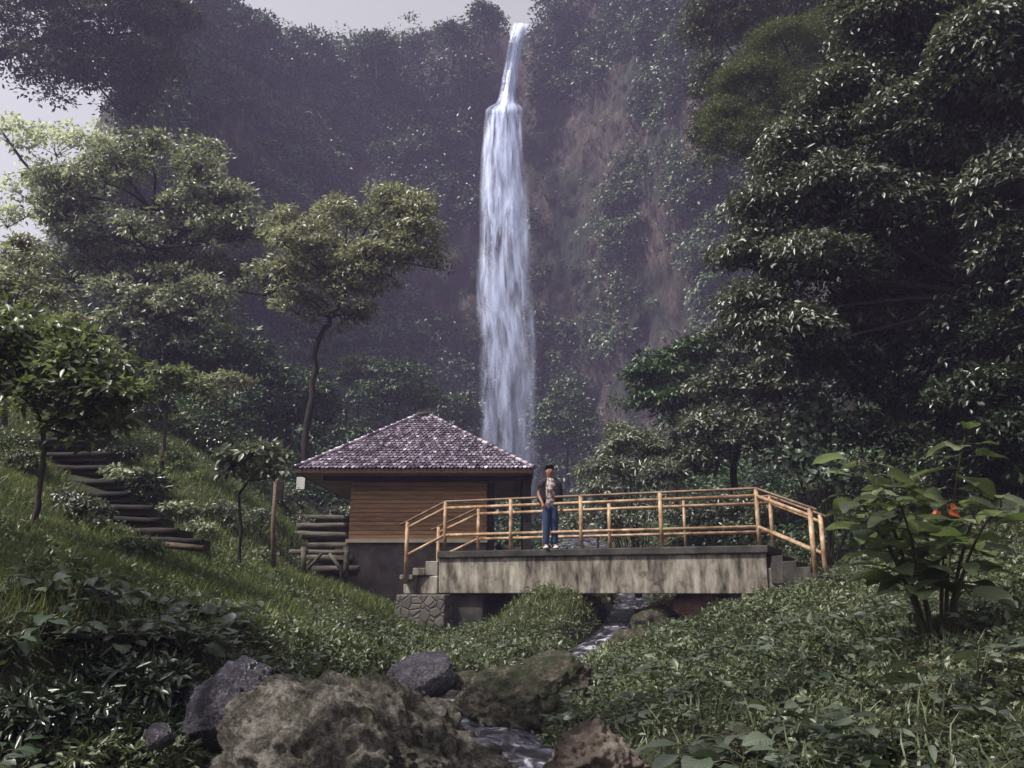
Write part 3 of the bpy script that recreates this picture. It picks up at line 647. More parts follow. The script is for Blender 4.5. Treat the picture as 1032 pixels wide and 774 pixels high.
# ------------------------------------------------------------------ waterfall
def build_fall():
    # outline rows: (py, left px, right px, depth)
    rows = [(24,517,534,101),(30,515,531,99),(45,512,527,98.4),(70,507,523,97.4),(96,503,520,96.6),(104,500,521,96.2),(109,489,527,94.6),(125,488,527,94.6),(160,485,530,94.2),(200,483,533,94),(260,481,536,93.6),(315,480,539,93.2),(345,484,541,93),(400,482,543,92.6),(450,481,544,92.2),(500,479,546,92),(535,474,552,91.8)]
    R_ = np.array(rows, float); nr = 160; nc = 22
    t = np.linspace(rows[0][0], rows[-1][0], nr)
    L = np.interp(t, R_[:,0], R_[:,1]); Rt = np.interp(t, R_[:,0], R_[:,2]); Dp = np.interp(t, R_[:,0], R_[:,3])
    objs = []
    for li, (off, thr, sh) in enumerate([(0,.66,0),(.55,.72,0.012),(1.1,.78,-.015)]):
        V = []; uv = []
        for r in range(nr):
            for c in range(nc):
                s = c/(nc-1); wob = 1.2*math.sin(t[r]*.03+li*2) * (t[r] > 120)
                x = L[r]+(Rt[r]-L[r])*s + wob
                V.append(P(x, t[r], Dp[r] - off - .8*math.sin(s*math.pi))); uv.append([s, 1-r/(nr-1)])
        V = np.array(V); V[:,1] += .5*fbm(V*np.array([.8,.2,.12])+li*7, 3)
        i, j = np.meshgrid(np.arange(nc-1), np.arange(nr-1)); a = (j*nc+i).ravel()
        objs.append((V, np.stack([a, a+nc, a+nc+1, a+1], 1), np.array(uv)))
    # one object, three curtains of water one behind the other
    V = np.concatenate([o[0] for o in objs]); uv = np.concatenate([o[2] for o in objs])
    Fc = np.concatenate([o[1] + k*nr*nc for k, o in enumerate(objs)])
    me = np_mesh('waterfall', V, Fc, 4, uv=uv, smooth=True)
    o = link_mesh('waterfall', me, None)
    for k, (sd, th) in enumerate([(0,.62),(11,.70),(23,.77)]): me.materials.append(fall_mat(sd, th, 'falling_water_%s' % 'abc'[k]))
    me.polygons.foreach_set('material_index', np.repeat(np.arange(3), len(objs[0][1])).astype(np.int32))
    tag(o, kind='structure')
build_fall()

# ------------------------------------------------------------------ ground plants as stuff
def cover():
    g = np.random.default_rng(21)
    def sample(n, x0, x1, y0, y1):
        x = g.uniform(x0,x1,n); y = y0 + (y1-y0)*g.random(n)**1.35; z = height(x,y); p = np.stack([x,y,z],1)
        u, v = proj(p); ok = (u > -130) & (u < 1160) & (v < 900)
        return p[ok], u[ok], v[ok]
    def xstream(y):
        k = np.argsort(SC[:,1]); return np.interp(y, SC[k,1], SC[k,0])
    # ---- grass on the left bank and the mound beside the abutment
    p, u, v = sample(230000, -14, 3.5, 5, 27)
    left = p[:,0] < xstream(p[:,1]); sd = sdist(p[:,0], p[:,1])
    nz = fbm(p*.6, 3)
    lawn = left & (sd > .25) & (v < 640+25*nz)
    hut = (p[:,0] > -4.3) & (p[:,0] < .6) & (p[:,1] > 20.6) & (p[:,1] < 26)
    stairs = (np.abs(u-115) < 75) & (v > 440) & (v < 545) & (p[:,1] > 15) & (np.abs(v - (440 + (u-40)*.9)) < 17)
    keep = lawn & ~hut & ~stairs & (g.random(len(p)) < np.clip(.75+.9*nz,.12,1))
    q = p[keep]; k = len(q); print('grass', k)
    D = unit(np.stack([g.normal(0,.35,k), g.normal(0,.35,k), np.ones(k)],1)); Nn = unit(g.normal(size=(k,3))*np.array([1,1,.2]))
    L = g.uniform(.08,.26,k)*(1+.5*fbm(q*.9+5,2)); W = g.uniform(.006,.014,k)*np.clip(q[:,1]/10,.8,1.8)
    patch = np.clip(.5+fbm(q*.5+8,3)*.8,0,1)
    tag(leaves_obj('grass', q-np.array([0,0,.02]), D, Nn, L, W, M['grass'], None, 'blade', np.clip(patch*.6+g.random(k)*.4,0,1), g), 'rough green grass growing on the left bank', 'grass', kind='stuff')
    # ---- small leaves everywhere else
    cl, u, v = sample(52000, -13, 14, 2.2, 26)
    sd = sdist(cl[:,0], cl[:,1]); left = cl[:,0] < xstream(cl[:,1])
    nz = fbm(cl*.8+3, 3)
    hut = (cl[:,0] > -4.3) & (cl[:,0] < .6) & (cl[:,1] > 20.6) & (cl[:,1] < 26)
    stairs = (np.abs(u-115) < 75) & (v > 440) & (v < 545) & (cl[:,1] > 15) & (np.abs(v - (440 + (u-40)*.9)) < 17)
    keep = (sd > .12) & ~hut & ~stairs & (g.random(len(cl)) < np.where(left & (v < 630), np.clip(.1+1.5*fbm(cl*.5+120,3),.04,.7), np.where(left & (v > 690), .75, np.clip(.95+nz, .3, 1))))
    cl = cl[keep]; k = len(cl); lump = np.clip(fbm(cl*.9+90,3)*1.6,-.3,1); print('cover clumps', k)
    rc = g.uniform(.05,.15,k)*np.clip(cl[:,1]/9,.7,1.4); cl[:,2] += rc*.45*(1+fbm(cl*1.7,2)) + .13*np.maximum(lump,0)*g.random(k)
    Pb, D, Nn, idx = cluster_leaves(g, cl, rc, 16, .8, .7, droop=.2)
    L = g.uniform(.03,.075,len(Pb))*np.clip(Pb[:,1]/8,.6,1.15)*(1+1.0*(g.random(len(Pb))<.04)); W = L*g.uniform(.35,.6,len(Pb))
    patch = np.clip(.5+fbm(cl*.7+30,3)*.8,0,1)
    tag(leaves_obj('ground_cover', Pb, D, Nn, L, W, M['leaf_cover'], None, 'small', np.clip(patch[idx]*.55+g.random(len(Pb))**1.5*.5,0,1), g), 'low small leaved weeds carpeting both banks of the stream', 'undergrowth', kind='stuff')
    # ---- sprigs and blades standing out of it on the right bank
    s, u, v = sample(38000, -9, 9, 2.5, 16); sd = sdist(s[:,0], s[:,1])
    s = s[(sd > .15) & (fbm(s*.9+50,3) > -.05)]; k = len(s)
    D = unit(np.stack([g.normal(0,.5,k), g.normal(0,.5,k), np.ones(k)],1)); Nn = unit(g.normal(size=(k,3))*np.array([1,1,.3]))
    tag(leaves_obj('tall_weeds', s, D, Nn, g.uniform(.08,.24,k), g.uniform(.006,.014,k), M['leaf_cover'], None, 'blade', None, g), 'thin blades of weed standing out of the undergrowth', 'weeds', kind='stuff')
    s, u, v = sample(3600, -9, 9, 2.5, 16); sd = sdist(s[:,0], s[:,1]); lf = s[:,0] < xstream(s[:,1])
    s = s[(sd > .2) & (~lf | (v > 630)) & (fbm(s*.7+70,3) > -.12)]; k = len(s); h_ = g.uniform(.04,.2,k); m = 6
    idx = np.repeat(np.arange(k), m); ang = np.tile(np.arange(m)*2.4, k) + g.uniform(0,6.3,k)[idx]
    D = np.stack([np.cos(ang), np.sin(ang), g.uniform(-.1,.6,k*m)],1); Pb = s[idx]+np.stack([0*ang,0*ang,h_[idx]+g.uniform(-.02,.03,k*m)],1) + D*.015
    Nn = np.array([0,0,1.])+g.normal(size=(k*m,3))*.3; L = g.uniform(.05,.13,k)[idx]*g.uniform(.7,1.1,k*m)
    tag(leaves_obj('broad_weeds', Pb, D, Nn, L, L*g.uniform(.4,.65,k)[idx], M['leaf_broad'], None, 'broad', g.random(k)[idx], g), 'whorls of broader weed leaves scattered through the bank undergrowth', 'weeds', kind='stuff')
    # ---- valley floor and hillsides between the banks and the cliff
    x = g.uniform(-50,45,26000); y = 17+g.random(26000)**1.3*72; z = height(x,y); p = np.stack([x,y,z],1); u, v = proj(p)
    ok = (u > -200) & (u < 1230) & ~((x > -7) & (x < 2) & (y < 28)) & ~((y < 24) & (x < 0)) & (sdist(x,y) > .3) & ((y > 19) | (x > 6))
    p = p[ok]; k = len(p); rc = g.uniform(.3,.8,k)*np.clip(p[:,1]/40,.5,1.4); p[:,2] += rc*.6
    Pb, D, Nn, idx = cluster_leaves(g, p, rc, 20, .7, .9)
    L = g.uniform(.12,.3,len(Pb))*np.clip(Pb[:,1]/35,.7,2); patch = np.clip(.45+fbm(p*.2+60,3)*.8,0,1)
    tag(leaves_obj('hillside_undergrowth', Pb, D, Nn, L, L*.5, M['leaf_cliff'], None, 'small', np.clip(patch[idx]*.7+g.random(len(Pb))*.35,0,1), g), 'dense green undergrowth filling the valley behind the bridge', 'undergrowth', kind='stuff')
cover()

# ------------------------------------------------------------------ rocks
def rock(name, label, px, py, d, wpx, hpx, depth, mat, seed, rz=0, tilt=(0,0), facets=8, sub=5, amp=.16, group=None, catg='rock'):
    g = np.random.default_rng(seed)
    bm = bmesh.new(); bmesh.ops.create_icosphere(bm, subdivisions=sub, radius=1)
    V = np.array([v.co[:] for v in bm.verts]); Fc = np.array([[v.index for v in f.verts] for f in bm.faces]); bm.free()
    for k in range(facets):
        n = unit(g.normal(size=3)); h = g.uniform(.62,.86); V = V - n*np.maximum(0, V@n - h)[:,None]*.9
    r = unit(V); V = V*(1 + amp*fbm(r*1.7+seed, 3) [:,None]+ amp*.9*np.abs(fbm(V*3.1+seed*3, 4))[:,None] - amp*.8*np.abs(fbm(V*6.3+seed, 4))[:,None] + amp*.38*fbm(V*13+seed, 4)[:,None] - amp*.22*np.abs(fbm(V*27+seed, 3))[:,None])
    V = V*np.array([wpx*mpp(d)/2, depth/2, hpx*mpp(d)/2])
    E = Matrix.Rotation(rz,3,'Z') @ Matrix.Rotation(tilt[0],3,'X') @ Matrix.Rotation(tilt[1],3,'Y')
    V = V @ np.array(E).T
    me = np_mesh(name, V, Fc, 3, smooth=True)
    o = link_mesh(name, me, M[mat]); o.location = P(px,py,d).tolist(); tag(o, label, catg, group)
    return o
rock('boulder','large rough grey brown boulder filling the bottom centre foreground',372,822,4.9,320,262,1.5,'rock',3,.1,(0,.14),14,7,.2,catg='boulder')
rock('boulder','broad mossy boulder on the right edge of the stream below the bridge',536,718,8.2,146,96,1.2,'rock_moss',9,.2,(0,-.1),9,6,.2,catg='boulder')
rock('boulder','tilted smooth dark slab of stone in the stream behind the large boulder',424,686,9.4,78,56,.5,'rock_wet',14,.2,(0,-.5),6,6,.09,catg='boulder')
rock('boulder','wet purplish black rock left of the large boulder',240,714,5.6,92,84,.55,'rock_wet',22,.4,(0,-.35),8,6,.15,catg='boulder')
rock('boulder','reddish brown root matted rock at the bottom edge right of the stream',598,776,4.8,104,92,.6,'root_mat',31,0,(0,.1),6,6,.24,catg='boulder')
rock('boulder','reddish angular boulder wedged under the right end of the bridge',708,607,16.5,64,38,.8,'rock_red',42,.3,(0,-.12),9,4,.08,catg='boulder')
rock('stone','grey mossy stone in midstream under the bridge',658,626,16.6,46,30,.9,'rock_moss',47,.3,(0,0),7,4,.15)
rock('stone','small dark stone in the water right of the tilted slab',472,688,9.6,34,22,.4,'rock_moss',50,0,(0,0),6,4,.15)
rock('stone','mossy stone on the left waterline below the grassy mound',556,674,13.0,70,34,.9,'rock_moss',53,.2,(0,0),6,4,.15)
rock('stone','mossy brown hump of rock on the bank below the bridge',648,656,12.4,66,44,.8,'rock_moss',57,0,(0,0),5,5,.2)
rock('stone','low dark stone on the waterline in front of the tilted slab',384,706,8.6,48,24,.5,'rock_wet',61,0,(0,0),6,4,.12)
rock('stone','pale grey stone lying in the rapid between mound and right bank',612,654,14.6,22,14,.3,'rock',64,0,(0,0),6,4,.12)
rock('stone','little dark stone half hidden at the foot of the left bank',160,742,5.0,32,24,.25,'rock_wet',67,.5,(0,0),6,4,.12)
rock('stone','mossy stone beside the left bank just above the large boulder',320,668,9.6,60,48,.6,'rock_moss',71,0,(0,0),6,5,.2)

# ------------------------------------------------------------------ bridge
def V3(*a): return Vector(a)
DZ = .80
NL = P(448,557,17.8)[:2]; NR = P(766,553,15.4)[:2]; OFF = np.array([.66,1.32])
FL = NL + OFF; FR = NR + OFF; UX = unit((NR-NL)[None])[0]; PX = np.array([-UX[1], UX[0]])
br = empty('footbridge', (*((NL+NR)/2), DZ - .78)); tag(br, 'concrete footbridge with orange pipe railings crossing the stream', 'bridge')
def quad_slab(mb, pts, z0, z1):
    V = [(p[0],p[1],z0) for p in pts] + [(p[0],p[1],z1) for p in pts]
    n = len(pts); mb.add(V, [list(range(n))[::-1], list(range(n,2*n))] + [[i,(i+1)%n,n+(i+1)%n,n+i] for i in range(n)])
E1 = .12
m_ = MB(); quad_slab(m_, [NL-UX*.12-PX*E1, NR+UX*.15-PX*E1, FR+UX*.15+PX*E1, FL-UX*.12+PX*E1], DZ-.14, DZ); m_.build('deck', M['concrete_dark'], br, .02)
for a, b, s in ((NL,NR,-1),(FL,FR,1)):
    m_ = MB(); quad_slab(m_, [a-UX*.1+PX*s*.06, b+UX*.1+PX*s*.06, b+UX*.1-PX*s*.16, a-UX*.1-PX*s*.16], DZ-.86, DZ-.143); m_.build('girder', M['concrete'], br, .015)
# abutments
m_ = MB()
quad_slab(m_, [NL-UX*.92-PX*.10, NL-UX*.105-PX*.10, FL-UX*.105+PX*.05, FL-UX*.92+PX*.05], DZ-.88, DZ-.50); m_.build('abutment', M['concrete'], br, .03)
m_ = MB(); quad_slab(m_, [NL-UX*.98-PX*.28, NL+UX*.16-PX*.28, FL+UX*.16+PX*.1, FL-UX*.98+PX*.1], DZ-1.9, DZ-.883); m_.build('stone_footing', M['stone_wall'], br, .03)
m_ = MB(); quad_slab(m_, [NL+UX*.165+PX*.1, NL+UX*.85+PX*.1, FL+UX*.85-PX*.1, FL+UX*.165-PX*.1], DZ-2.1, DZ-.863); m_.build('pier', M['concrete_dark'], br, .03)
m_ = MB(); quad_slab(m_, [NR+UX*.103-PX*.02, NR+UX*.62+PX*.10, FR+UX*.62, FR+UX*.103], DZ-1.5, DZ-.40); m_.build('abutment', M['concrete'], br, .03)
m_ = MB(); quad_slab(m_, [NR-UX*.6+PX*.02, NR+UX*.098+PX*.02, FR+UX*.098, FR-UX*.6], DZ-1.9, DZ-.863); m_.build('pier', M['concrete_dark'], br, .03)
# steps at each end
SL = P(409,577,17.8)[:2]; SLf = P(441,577,19.3)[:2]
SR = P(822,580,13.9)[:2]; SRf = P(832,578,15.2)[:2]
for k in range(3):
    t0, t1 = k/3, (k+1)/3
    m_ = MB(); z1 = DZ - .14*(k+1)-.06
    quad_slab(m_, [NL+(SL-NL)*t1-UX*.12-PX*.05, NL+(SL-NL)*t0-UX*.13-PX*.05, FL+(SLf-FL)*t0-UX*.13, FL+(SLf-FL)*t1-UX*.12], min(DZ-.497, z1-.1), z1); m_.build('step', M['concrete'], br, .015)
for k in range(4):
    t0, t1 = k/4, (k+1)/4; m_ = MB(); z1 = DZ - .11*(k+1)-.08; o = UX*.16
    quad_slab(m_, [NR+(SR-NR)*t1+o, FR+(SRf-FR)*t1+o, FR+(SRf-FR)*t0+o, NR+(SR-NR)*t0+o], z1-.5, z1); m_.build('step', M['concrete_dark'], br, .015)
# railings
def railing(top0, top1, ends, nposts, thin):
    H = 1.05; a = np.append(top0, DZ); b = np.append(top1, DZ)
    seq = [(np.append(ends[0], DZ-.42)), a, b, np.append(ends[1], DZ-.5)]
    rr = MB()
    for i in range(3):
        rr.tube([seq[i]+[0,0,H-.14], seq[i+1]+[0,0,H-.14]], .034, 10); rr.tube([seq[i]+[0,0,.34], seq[i+1]+[0,0,.34]], .032, 10)
    o = rr.build('railing', M['rail'], br)
    tr = MB(); pts = [s + np.array([0,0,H]) for s in seq]
    d0 = (pts[0]-pts[1]); d1 = (pts[3]-pts[2]); pts[0] = pts[0]+d0*.18; pts[3] = pts[3]+d1*.12
    tr.tube(pts, .026, 8); t = tr.build('handrail', M['rail_dark'], o)
    poles = [seq[0], seq[3]] + [a + (b-a)*t for t in nposts]
    for k, p in enumerate(poles):
        q = MB(); ex = .25 if k < 2 else .1
        q.tube([p - np.array([0,0,ex]), p + np.array([0,0,H-.01])], .042 if not (thin and 1 < k < len(poles)-1 and k % 2) else .03, 10)
        q.build('post', M['rail'], o)
    for x in (t, *[c_ for c_ in o.children]):
        x.matrix_parent_inverse = Matrix()
        x.matrix_parent_inverse = Matrix.Identity(4)
    return o
def fix_children(o, br):
    for c_ in o.children: c_.matrix_parent_inverse = Matrix.Identity(4)
r1_ = railing(NL, NR, (SL, SR), [0, .235, .47, .72, 1], False); r2_ = railing(FL, FR, (SLf, SRf), [0, .245, .48, .73, 1], True)

# ------------------------------------------------------------------ person
def skin_mesh(verts, edges, radii, name, mat, parent, sub=2, root=0):
    me = bpy.data.meshes.new(name); me.from_pydata(verts, edges, [])
    o = bpy.data.objects.new(name, me); col.objects.link(o)
    o.modifiers.new('skin','SKIN'); sk = me.skin_vertices[0].data
    for i, r in enumerate(radii):
        sk[i].radius = r if hasattr(r,'__len__') else (r, r); sk[i].use_root = (i == root)
    s = o.modifiers.new('sub','SUBSURF'); s.levels = s.render_levels = sub
    dg = bpy.context.evaluated_depsgraph_get(); dg.update(); m2 = bpy.data.meshes.new_from_object(o.evaluated_get(dg))
    bpy.data.objects.remove(o); m2.name = name
    for p in m2.polygons: p.use_smooth = True
    m2.materials.clear()
    o2 = bpy.data.objects.new(name, m2); col.objects.link(o2); m2.materials.append(mat)
    if parent is not None: o2.parent = parent
    return o2
def ell(name, c, r, mat, parent, sub=3, cut=None, jit=0):
    bm = bmesh.new(); bmesh.ops.create_icosphere(bm, subdivisions=sub, radius=1)
    if cut is not None: bmesh.ops.delete(bm, geom=[v for v in bm.verts if cut(v.co)], context='VERTS')
    for v in bm.verts:
        k = 1 + jit*random.uniform(-1,1); v.co = Vector((c[0]+v.co.x*r[0]*k, c[1]+v.co.y*r[1]*k, c[2]+v.co.z*r[2]*k))
    me = bpy.data.meshes.new(name); bm.to_mesh(me); bm.free()
    for p in me.polygons: p.use_smooth = True
    o = bpy.data.objects.new(name, me); col.objects.link(o); me.materials.append(mat)
    if parent is not None: o.parent = parent
    return o
def person():
    pos = (NL+NR)/2; t = .305
    base = NL + (NR-NL)*t + OFF*.42
    # horizontal placement from the picture column
    e = empty('person', (float(P(555,557,16.9)[0]), 16.95, DZ)); e.rotation_euler.z = R(8); e.scale = (.98,.98,.97)
    tag(e, 'man in dark jacket over a white shirt and blue jeans standing on the footbridge', 'person')
    # -Y faces the camera; x is the figure's left when positive
    v = [(0,0,.93),(0,-.005,1.08),(0,-.01,1.25),(0,0,1.42),(0,0,1.475),(0,-.01,1.535),(0,-.015,1.615),(0,-.01,1.69)]
    r = [(.135,.10),(.12,.09),(.145,.10),(.13,.085),(.06,.06),(.07,.08),(.098,.112),(.076,.09)]
    e_ = [(0,1),(1,2),(2,3),(3,4),(4,5),(5,6),(6,7)]
    def add(p, rad, par): v.append(p); r.append((rad,rad) if not hasattr(rad,'__len__') else rad); e_.append((par, len(v)-1)); return len(v)-1
    joints = {}
    for s in (-1,1):
        h = add((s*.085,0,.86),.085,0); k = add((s*.085,-.02 if s<0 else 0,.48),.056,h); a = add((s*.09,.01,.10),.04,k); f = add((s*.11,-.12,.035),.036,a)
        sh = add((s*.175,0,1.385),.058,3)
        if s < 0: el = add((s*.25,-.03,1.13),.04,sh); wr = add((s*.19,-.18,.93),.026,el)
        else: el = add((s*.235,.03,1.12),.04,sh); wr = add((s*.235,-.03,.87),.026,el)
        hd = add(tuple(np.array(v[wr])+np.array([0,-.03,-.05])),(.034,.02),wr)
        joints[s] = (h,k,a,f,sh,el,wr,hd)
        for q in range(4):
            fx = s*(.012*(q-1.5)); b0 = np.array(v[hd]); L_ = [.036,.042,.039,.03][q]
            f1 = add(tuple(b0+np.array([fx*1.3,-.008,-.035])),.009,hd); f2 = add(tuple(b0+np.array([fx*1.5,-.006,-.035-L_*.6])),.008,f1); add(tuple(b0+np.array([fx*1.4,.008,-.035-L_])),.007,f2)
        t1 = add(tuple(np.array(v[hd])+np.array([-s*.036,-.012,-.005])),.010,hd); add(tuple(np.array(v[hd])+np.array([-s*.042,-.016,-.035])),.008,t1)
    body = skin_mesh(v, e_, r, 'body', M['skin'], e)
    # clothes
    jv = [v[0],(0,0,.99)]; jr = [(.155,.13),(.15,.125)]; je = [(0,1)]
    for s in (-1,1):
        h,k,a = joints[s][:3]; i = len(jv)
        mid = tuple((np.array(v[h])+np.array(v[k]))/2)
        jv += [v[h], mid, v[k], tuple((np.array(v[k])+np.array(v[a]))/2), (v[a][0],v[a][1],.09)]; jr += [.115,.105,.088,.08,.075]; je += [(0,i),(i,i+1),(i+1,i+2),(i+2,i+3),(i+3,i+4)]
    skin_mesh(jv, je, jr, 'jeans', M['jeans'], e)
    sv = [(0,0,.86),(0,-.008,1.08),(0,-.013,1.25),(0,-.003,1.43),(0,.005,1.50)]; sr = [(.145,.125),(.14,.12),(.15,.125),(.15,.11),(.085,.085)]
    skin_mesh(sv, [(0,1),(1,2),(2,3),(3,4)], sr, 'shirt', M['shirt'], e)
    # jacket: open at the front, so two fronts and a back around the shirt, with short sleeves
    for s in (-1,1):
        sh, el = joints[s][4], joints[s][5]
        a0 = (s*.105,.01,1.43); x0 = (s*.118,.005,1.27); x1 = (s*.108,.005,1.10); x2 = (s*.118,.005,.93)
        mm = tuple(np.array(v[sh])*.35+np.array(v[el])*.65)
        skin_mesh([x0,x1,x2,a0,v[sh],mm], [(0,1),(1,2),(0,3),(3,4),(4,5)], [(.105,.185),(.1,.18),(.11,.185),(.11,.16),(.11,.11),(.09,.09)], 'jacket', M['jacket'], e)
    for s in (-1,1):
        a = v[joints[s][2]]
        o = ell('shoe', (s*.105, a[1]-.06, .038), (.052,.135,.042), M['shoe'], e)
    # face
    hd = ell('hair', (0,.01,1.682), (.104,.118,.118), M['hair'], e, 4, lambda c: (c.y < -.3 and c.z < .62) or (c.y < .1 and c.z < -.1) or c.z < -.55, .07)
    for s in (-1,1):
        ell('eye', (s*.031,-.094,1.635), (.014,.008,.009), M['eye'], e, 2)
        ell('eyebrow', (s*.033,-.098,1.655), (.02,.006,.005), M['hair'], e, 2)
        ell('ear', (s*.083,-.005,1.625), (.012,.022,.03), M['skin'], e, 2)
    ell('nose', (0,-.106,1.61), (.013,.018,.022), M['skin'], e, 2)
    ell('mouth', (0,-.092,1.575), (.024,.008,.007), M['lip'], e, 2)
person()

# ------------------------------------------------------------------ hut
def hut():
    zb = P(352,588,21)[2]; ze = P(418,476,20)[2]
    X0 = P(352,540,21)[0]; X1 = P(490,540,21)[0]; Y0 = 21.0; Y1 = 24.6
    e = empty('hut', ((X0+X1)/2, (Y0+Y1)/2, zb)); tag(e, 'small timber hut with a pyramid roof of purplish tiles behind the bridge', 'hut')
    EX0 = P(299,478,20)[0]; EX1 = P(536,474,20)[0]; EY0 = 20.0; EY1 = EY0 + (EX1-EX0)*.98
    ap = P(424,419,(EY0+EY1)/2); apx0 = ap[0]-.06; apx1 = P(433,419,(EY0+EY1)/2)[0]; apy = (EY0+EY1)/2; za = ap[2]
    zt = float(P(352,543.5,21)[2])
    # plinth
    m = MB(); m.box((X0,Y0,zb-.6),(X1+.0,Y1,zt-.05)); m.build('plinth', M['plinth'], e, .01)
    m = MB(); m.box((X0-.07,Y0-.09,zt-.048),(X1+.03,Y1+.05,zt+.0)); m.box((X0-.072,Y0-.094,zt-.085),(X1+.032,Y0-.0905,zt+.002)); m.build('trim_board', M['trim'], e, .006)
    # plank wall, board by board
    m = MB(); n = 13; z0 = zt+.003; z1 = ze - .1; h = (z1-z0)/n
    for k in range(n):
        a = z0+k*h; b = a+h-.012; j = random.uniform(-.004,.004)
        for (x0,x1,y0,y1) in ((X0,X1,Y0-.02+j,Y0+.02),(X0-.02+j,X0+.02,Y0+.021,Y1),(X1-.02,X1+.02+j,Y0+.021,Y1),(X0+.021,X1-.021,Y1-.02,Y1+.02)):
            m.box((x0,y0,a),(x1,y1,b))
    m.build('wall', M['plank'], e, .004)
    m = MB(); m.box((X0+.03,Y0+.03,z0),(X1-.03,Y1-.03,z1)); m.build('inner_wall', M['fascia'], e)
    # porch floor, post, beam and dark back screen
    PXr = P(527,500,20.4)[0]
    m = MB(); m.box((X1+.002,Y0-.1,zb-.5),(EX1-.02,Y1,zb+.22)); m.build('porch_floor', M['concrete_dark'], e, .01)
    for yy in (20.35, 25.1):
        m = MB(); m.box((PXr,yy,zb+.1),(PXr+.2,yy+.2,ze-.02)); m.build('post', M['bark_dark'], e, .01)
    m = MB(); m.box((PXr-.02,20.35,ze-.16),(PXr+.1,25.2,ze-.03)); m.box((X0-.6,20.42,ze-.14),(PXr-.03,20.5,ze-.03)); m.build('beam', M['bark_dark'], e, .008)
    for yy in (Y0+.0, ):
        m = MB(); m.box((X1+.024,yy-.03,zb+.22),(X1+.2,yy+.14,ze-.145)); m.build('corner_post', M['bark_dark'], e, .01)
    m = MB(); m.tube([(X1+.25,Y0+.6,zb+.95),(X1+.7,Y0+.5,zb+.5)],.07,8); m.tube([(X1+.25,Y0+.6,zb+.3),(X1+.9,Y0+.5,zb+.35)],.08,8); m.build('porch_bench', M['bark_dark'], e)
    # soffit with sloping underside
    m = MB()
    o = [(EX0,EY0),(EX1,EY0),(EX1,EY1),(EX0,EY1)]
    zz = ze+.0
    V = [(x,y,zz) for x,y in o] + [(x,y,zz+.05) for x,y in o]
    m.add(V, [(3,2,1,0),(4,5,6,7),(0,1,5,4),(1,2,6,5),(2,3,7,6),(3,0,4,7)]); m.build('soffit', M['soffit'], e)
    m = MB()
    for a,b in (((EX0-.02,EY0-.02),(EX1+.02,EY0-.02)),((EX1+.02,EY0-.02),(EX1+.02,EY1+.02)),((EX1+.02,EY1+.02),(EX0-.02,EY1+.02)),((EX0-.02,EY1+.02),(EX0-.02,EY0-.02))):
        m.beam((a[0],a[1],ze+.03),(b[0],b[1],ze+.03),.035,.085)
    m.build('fascia', M['fascia'], e)
    # tiles: four faces, each tile a small tilted slab
    V = []; Fc = []; rn = []
    c = [Vector((EX0-.06,EY0-.06,ze+.08)),Vector((EX1+.06,EY0-.06,ze+.08)),Vector((EX1+.06,EY1+.06,ze+.08)),Vector((EX0-.06,EY1+.06,ze+.08))]
    A0 = Vector((apx0,apy,za)); A1 = Vector((apx1,apy,za))
    faces = [(c[0],c[1],A1,A0),(c[1],c[2],A1,A1),(c[2],c[3],A0,A1),(c[3],c[0],A0,A0)]
    g = random.Random(4); base = MB()
    for a,b,t1,t0 in faces:
        nrm = (b-a).cross(t0-a).normalized(); base.add([a-nrm*.03,b-nrm*.03,t1-nrm*.03,t0-nrm*.03] if (t1-t0).length > 1e-4 else [a-nrm*.03,b-nrm*.03,t0-nrm*.03], [(0,1,2,3)] if (t1-t0).length > 1e-4 else [(0,1,2)])
        rows = 24
        for r in range(rows):
            s0 = r/rows; s1 = (r+1.35)/rows; s1 = min(s1,1)
            L0 = a.lerp(t0,s0); R0 = b.lerp(t1,s0); L1 = a.lerp(t0,s1); R1 = b.lerp(t1,s1)
            wid = (R0-L0).length; n = max(1,int(wid/.105)); rowdir = (R0-L0).normalized() if wid > 1e-3 else Vector((1,0,0)); slope = ((L1+R1)/2-(L0+R0)/2)
            st = .5*(r%2)
            for k in range(-1, n+1):
                x0 = (k+st)*.105+.005; x1 = x0+.095
                x0 = max(x0, 0); x1 = min(x1, wid)
                if x1-x0 < .02: continue
                def up_(x):     # top clipped to the hips
                    p = L0+rowdir*x+slope
                    lo = (L1-L0-slope).dot(rowdir); hi = (R1-L0-slope).dot(rowdir); return L0+rowdir*min(max(x,lo),hi)+slope
                tw = g.uniform(-.012,.012); li = .022+g.uniform(0,.022)
                w_ = x1-x0; du = slope*.28
                p = [L0+rowdir*x0+nrm*(li+tw)+du, L0+rowdir*(x0+w_*.25)+nrm*(li+tw), L0+rowdir*(x1-w_*.25)+nrm*(li-tw), L0+rowdir*x1+nrm*(li-tw)+du, up_(x1)+nrm*(.004), up_(x0)+nrm*(.004)]
                q = [L0+rowdir*(x0+w_*.25)-nrm*.006, L0+rowdir*(x1-w_*.25)-nrm*.006]
                i = len(V); V += p+q; Fc += [(i,i+1,i+2,i+3,i+4,i+5),(i+6,i+7,i+2,i+1)]
                ran = g.random(); val = ran**1.3*.75 + (.25 if g.random() < .12 else 0); rn += [val, val*.5]
    me = bpy.data.meshes.new('roof'); me.from_pydata(V, [], Fc); at = me.attributes.new('rnd','FLOAT','FACE'); at.data.foreach_set('value', rn); me.update()
    rf = link_mesh('roof', me, M['tile'], e)
    ub = base.build('roof_underlay', M['concrete_dark'], rf)
    ub.matrix_parent_inverse = Matrix.Identity(4)
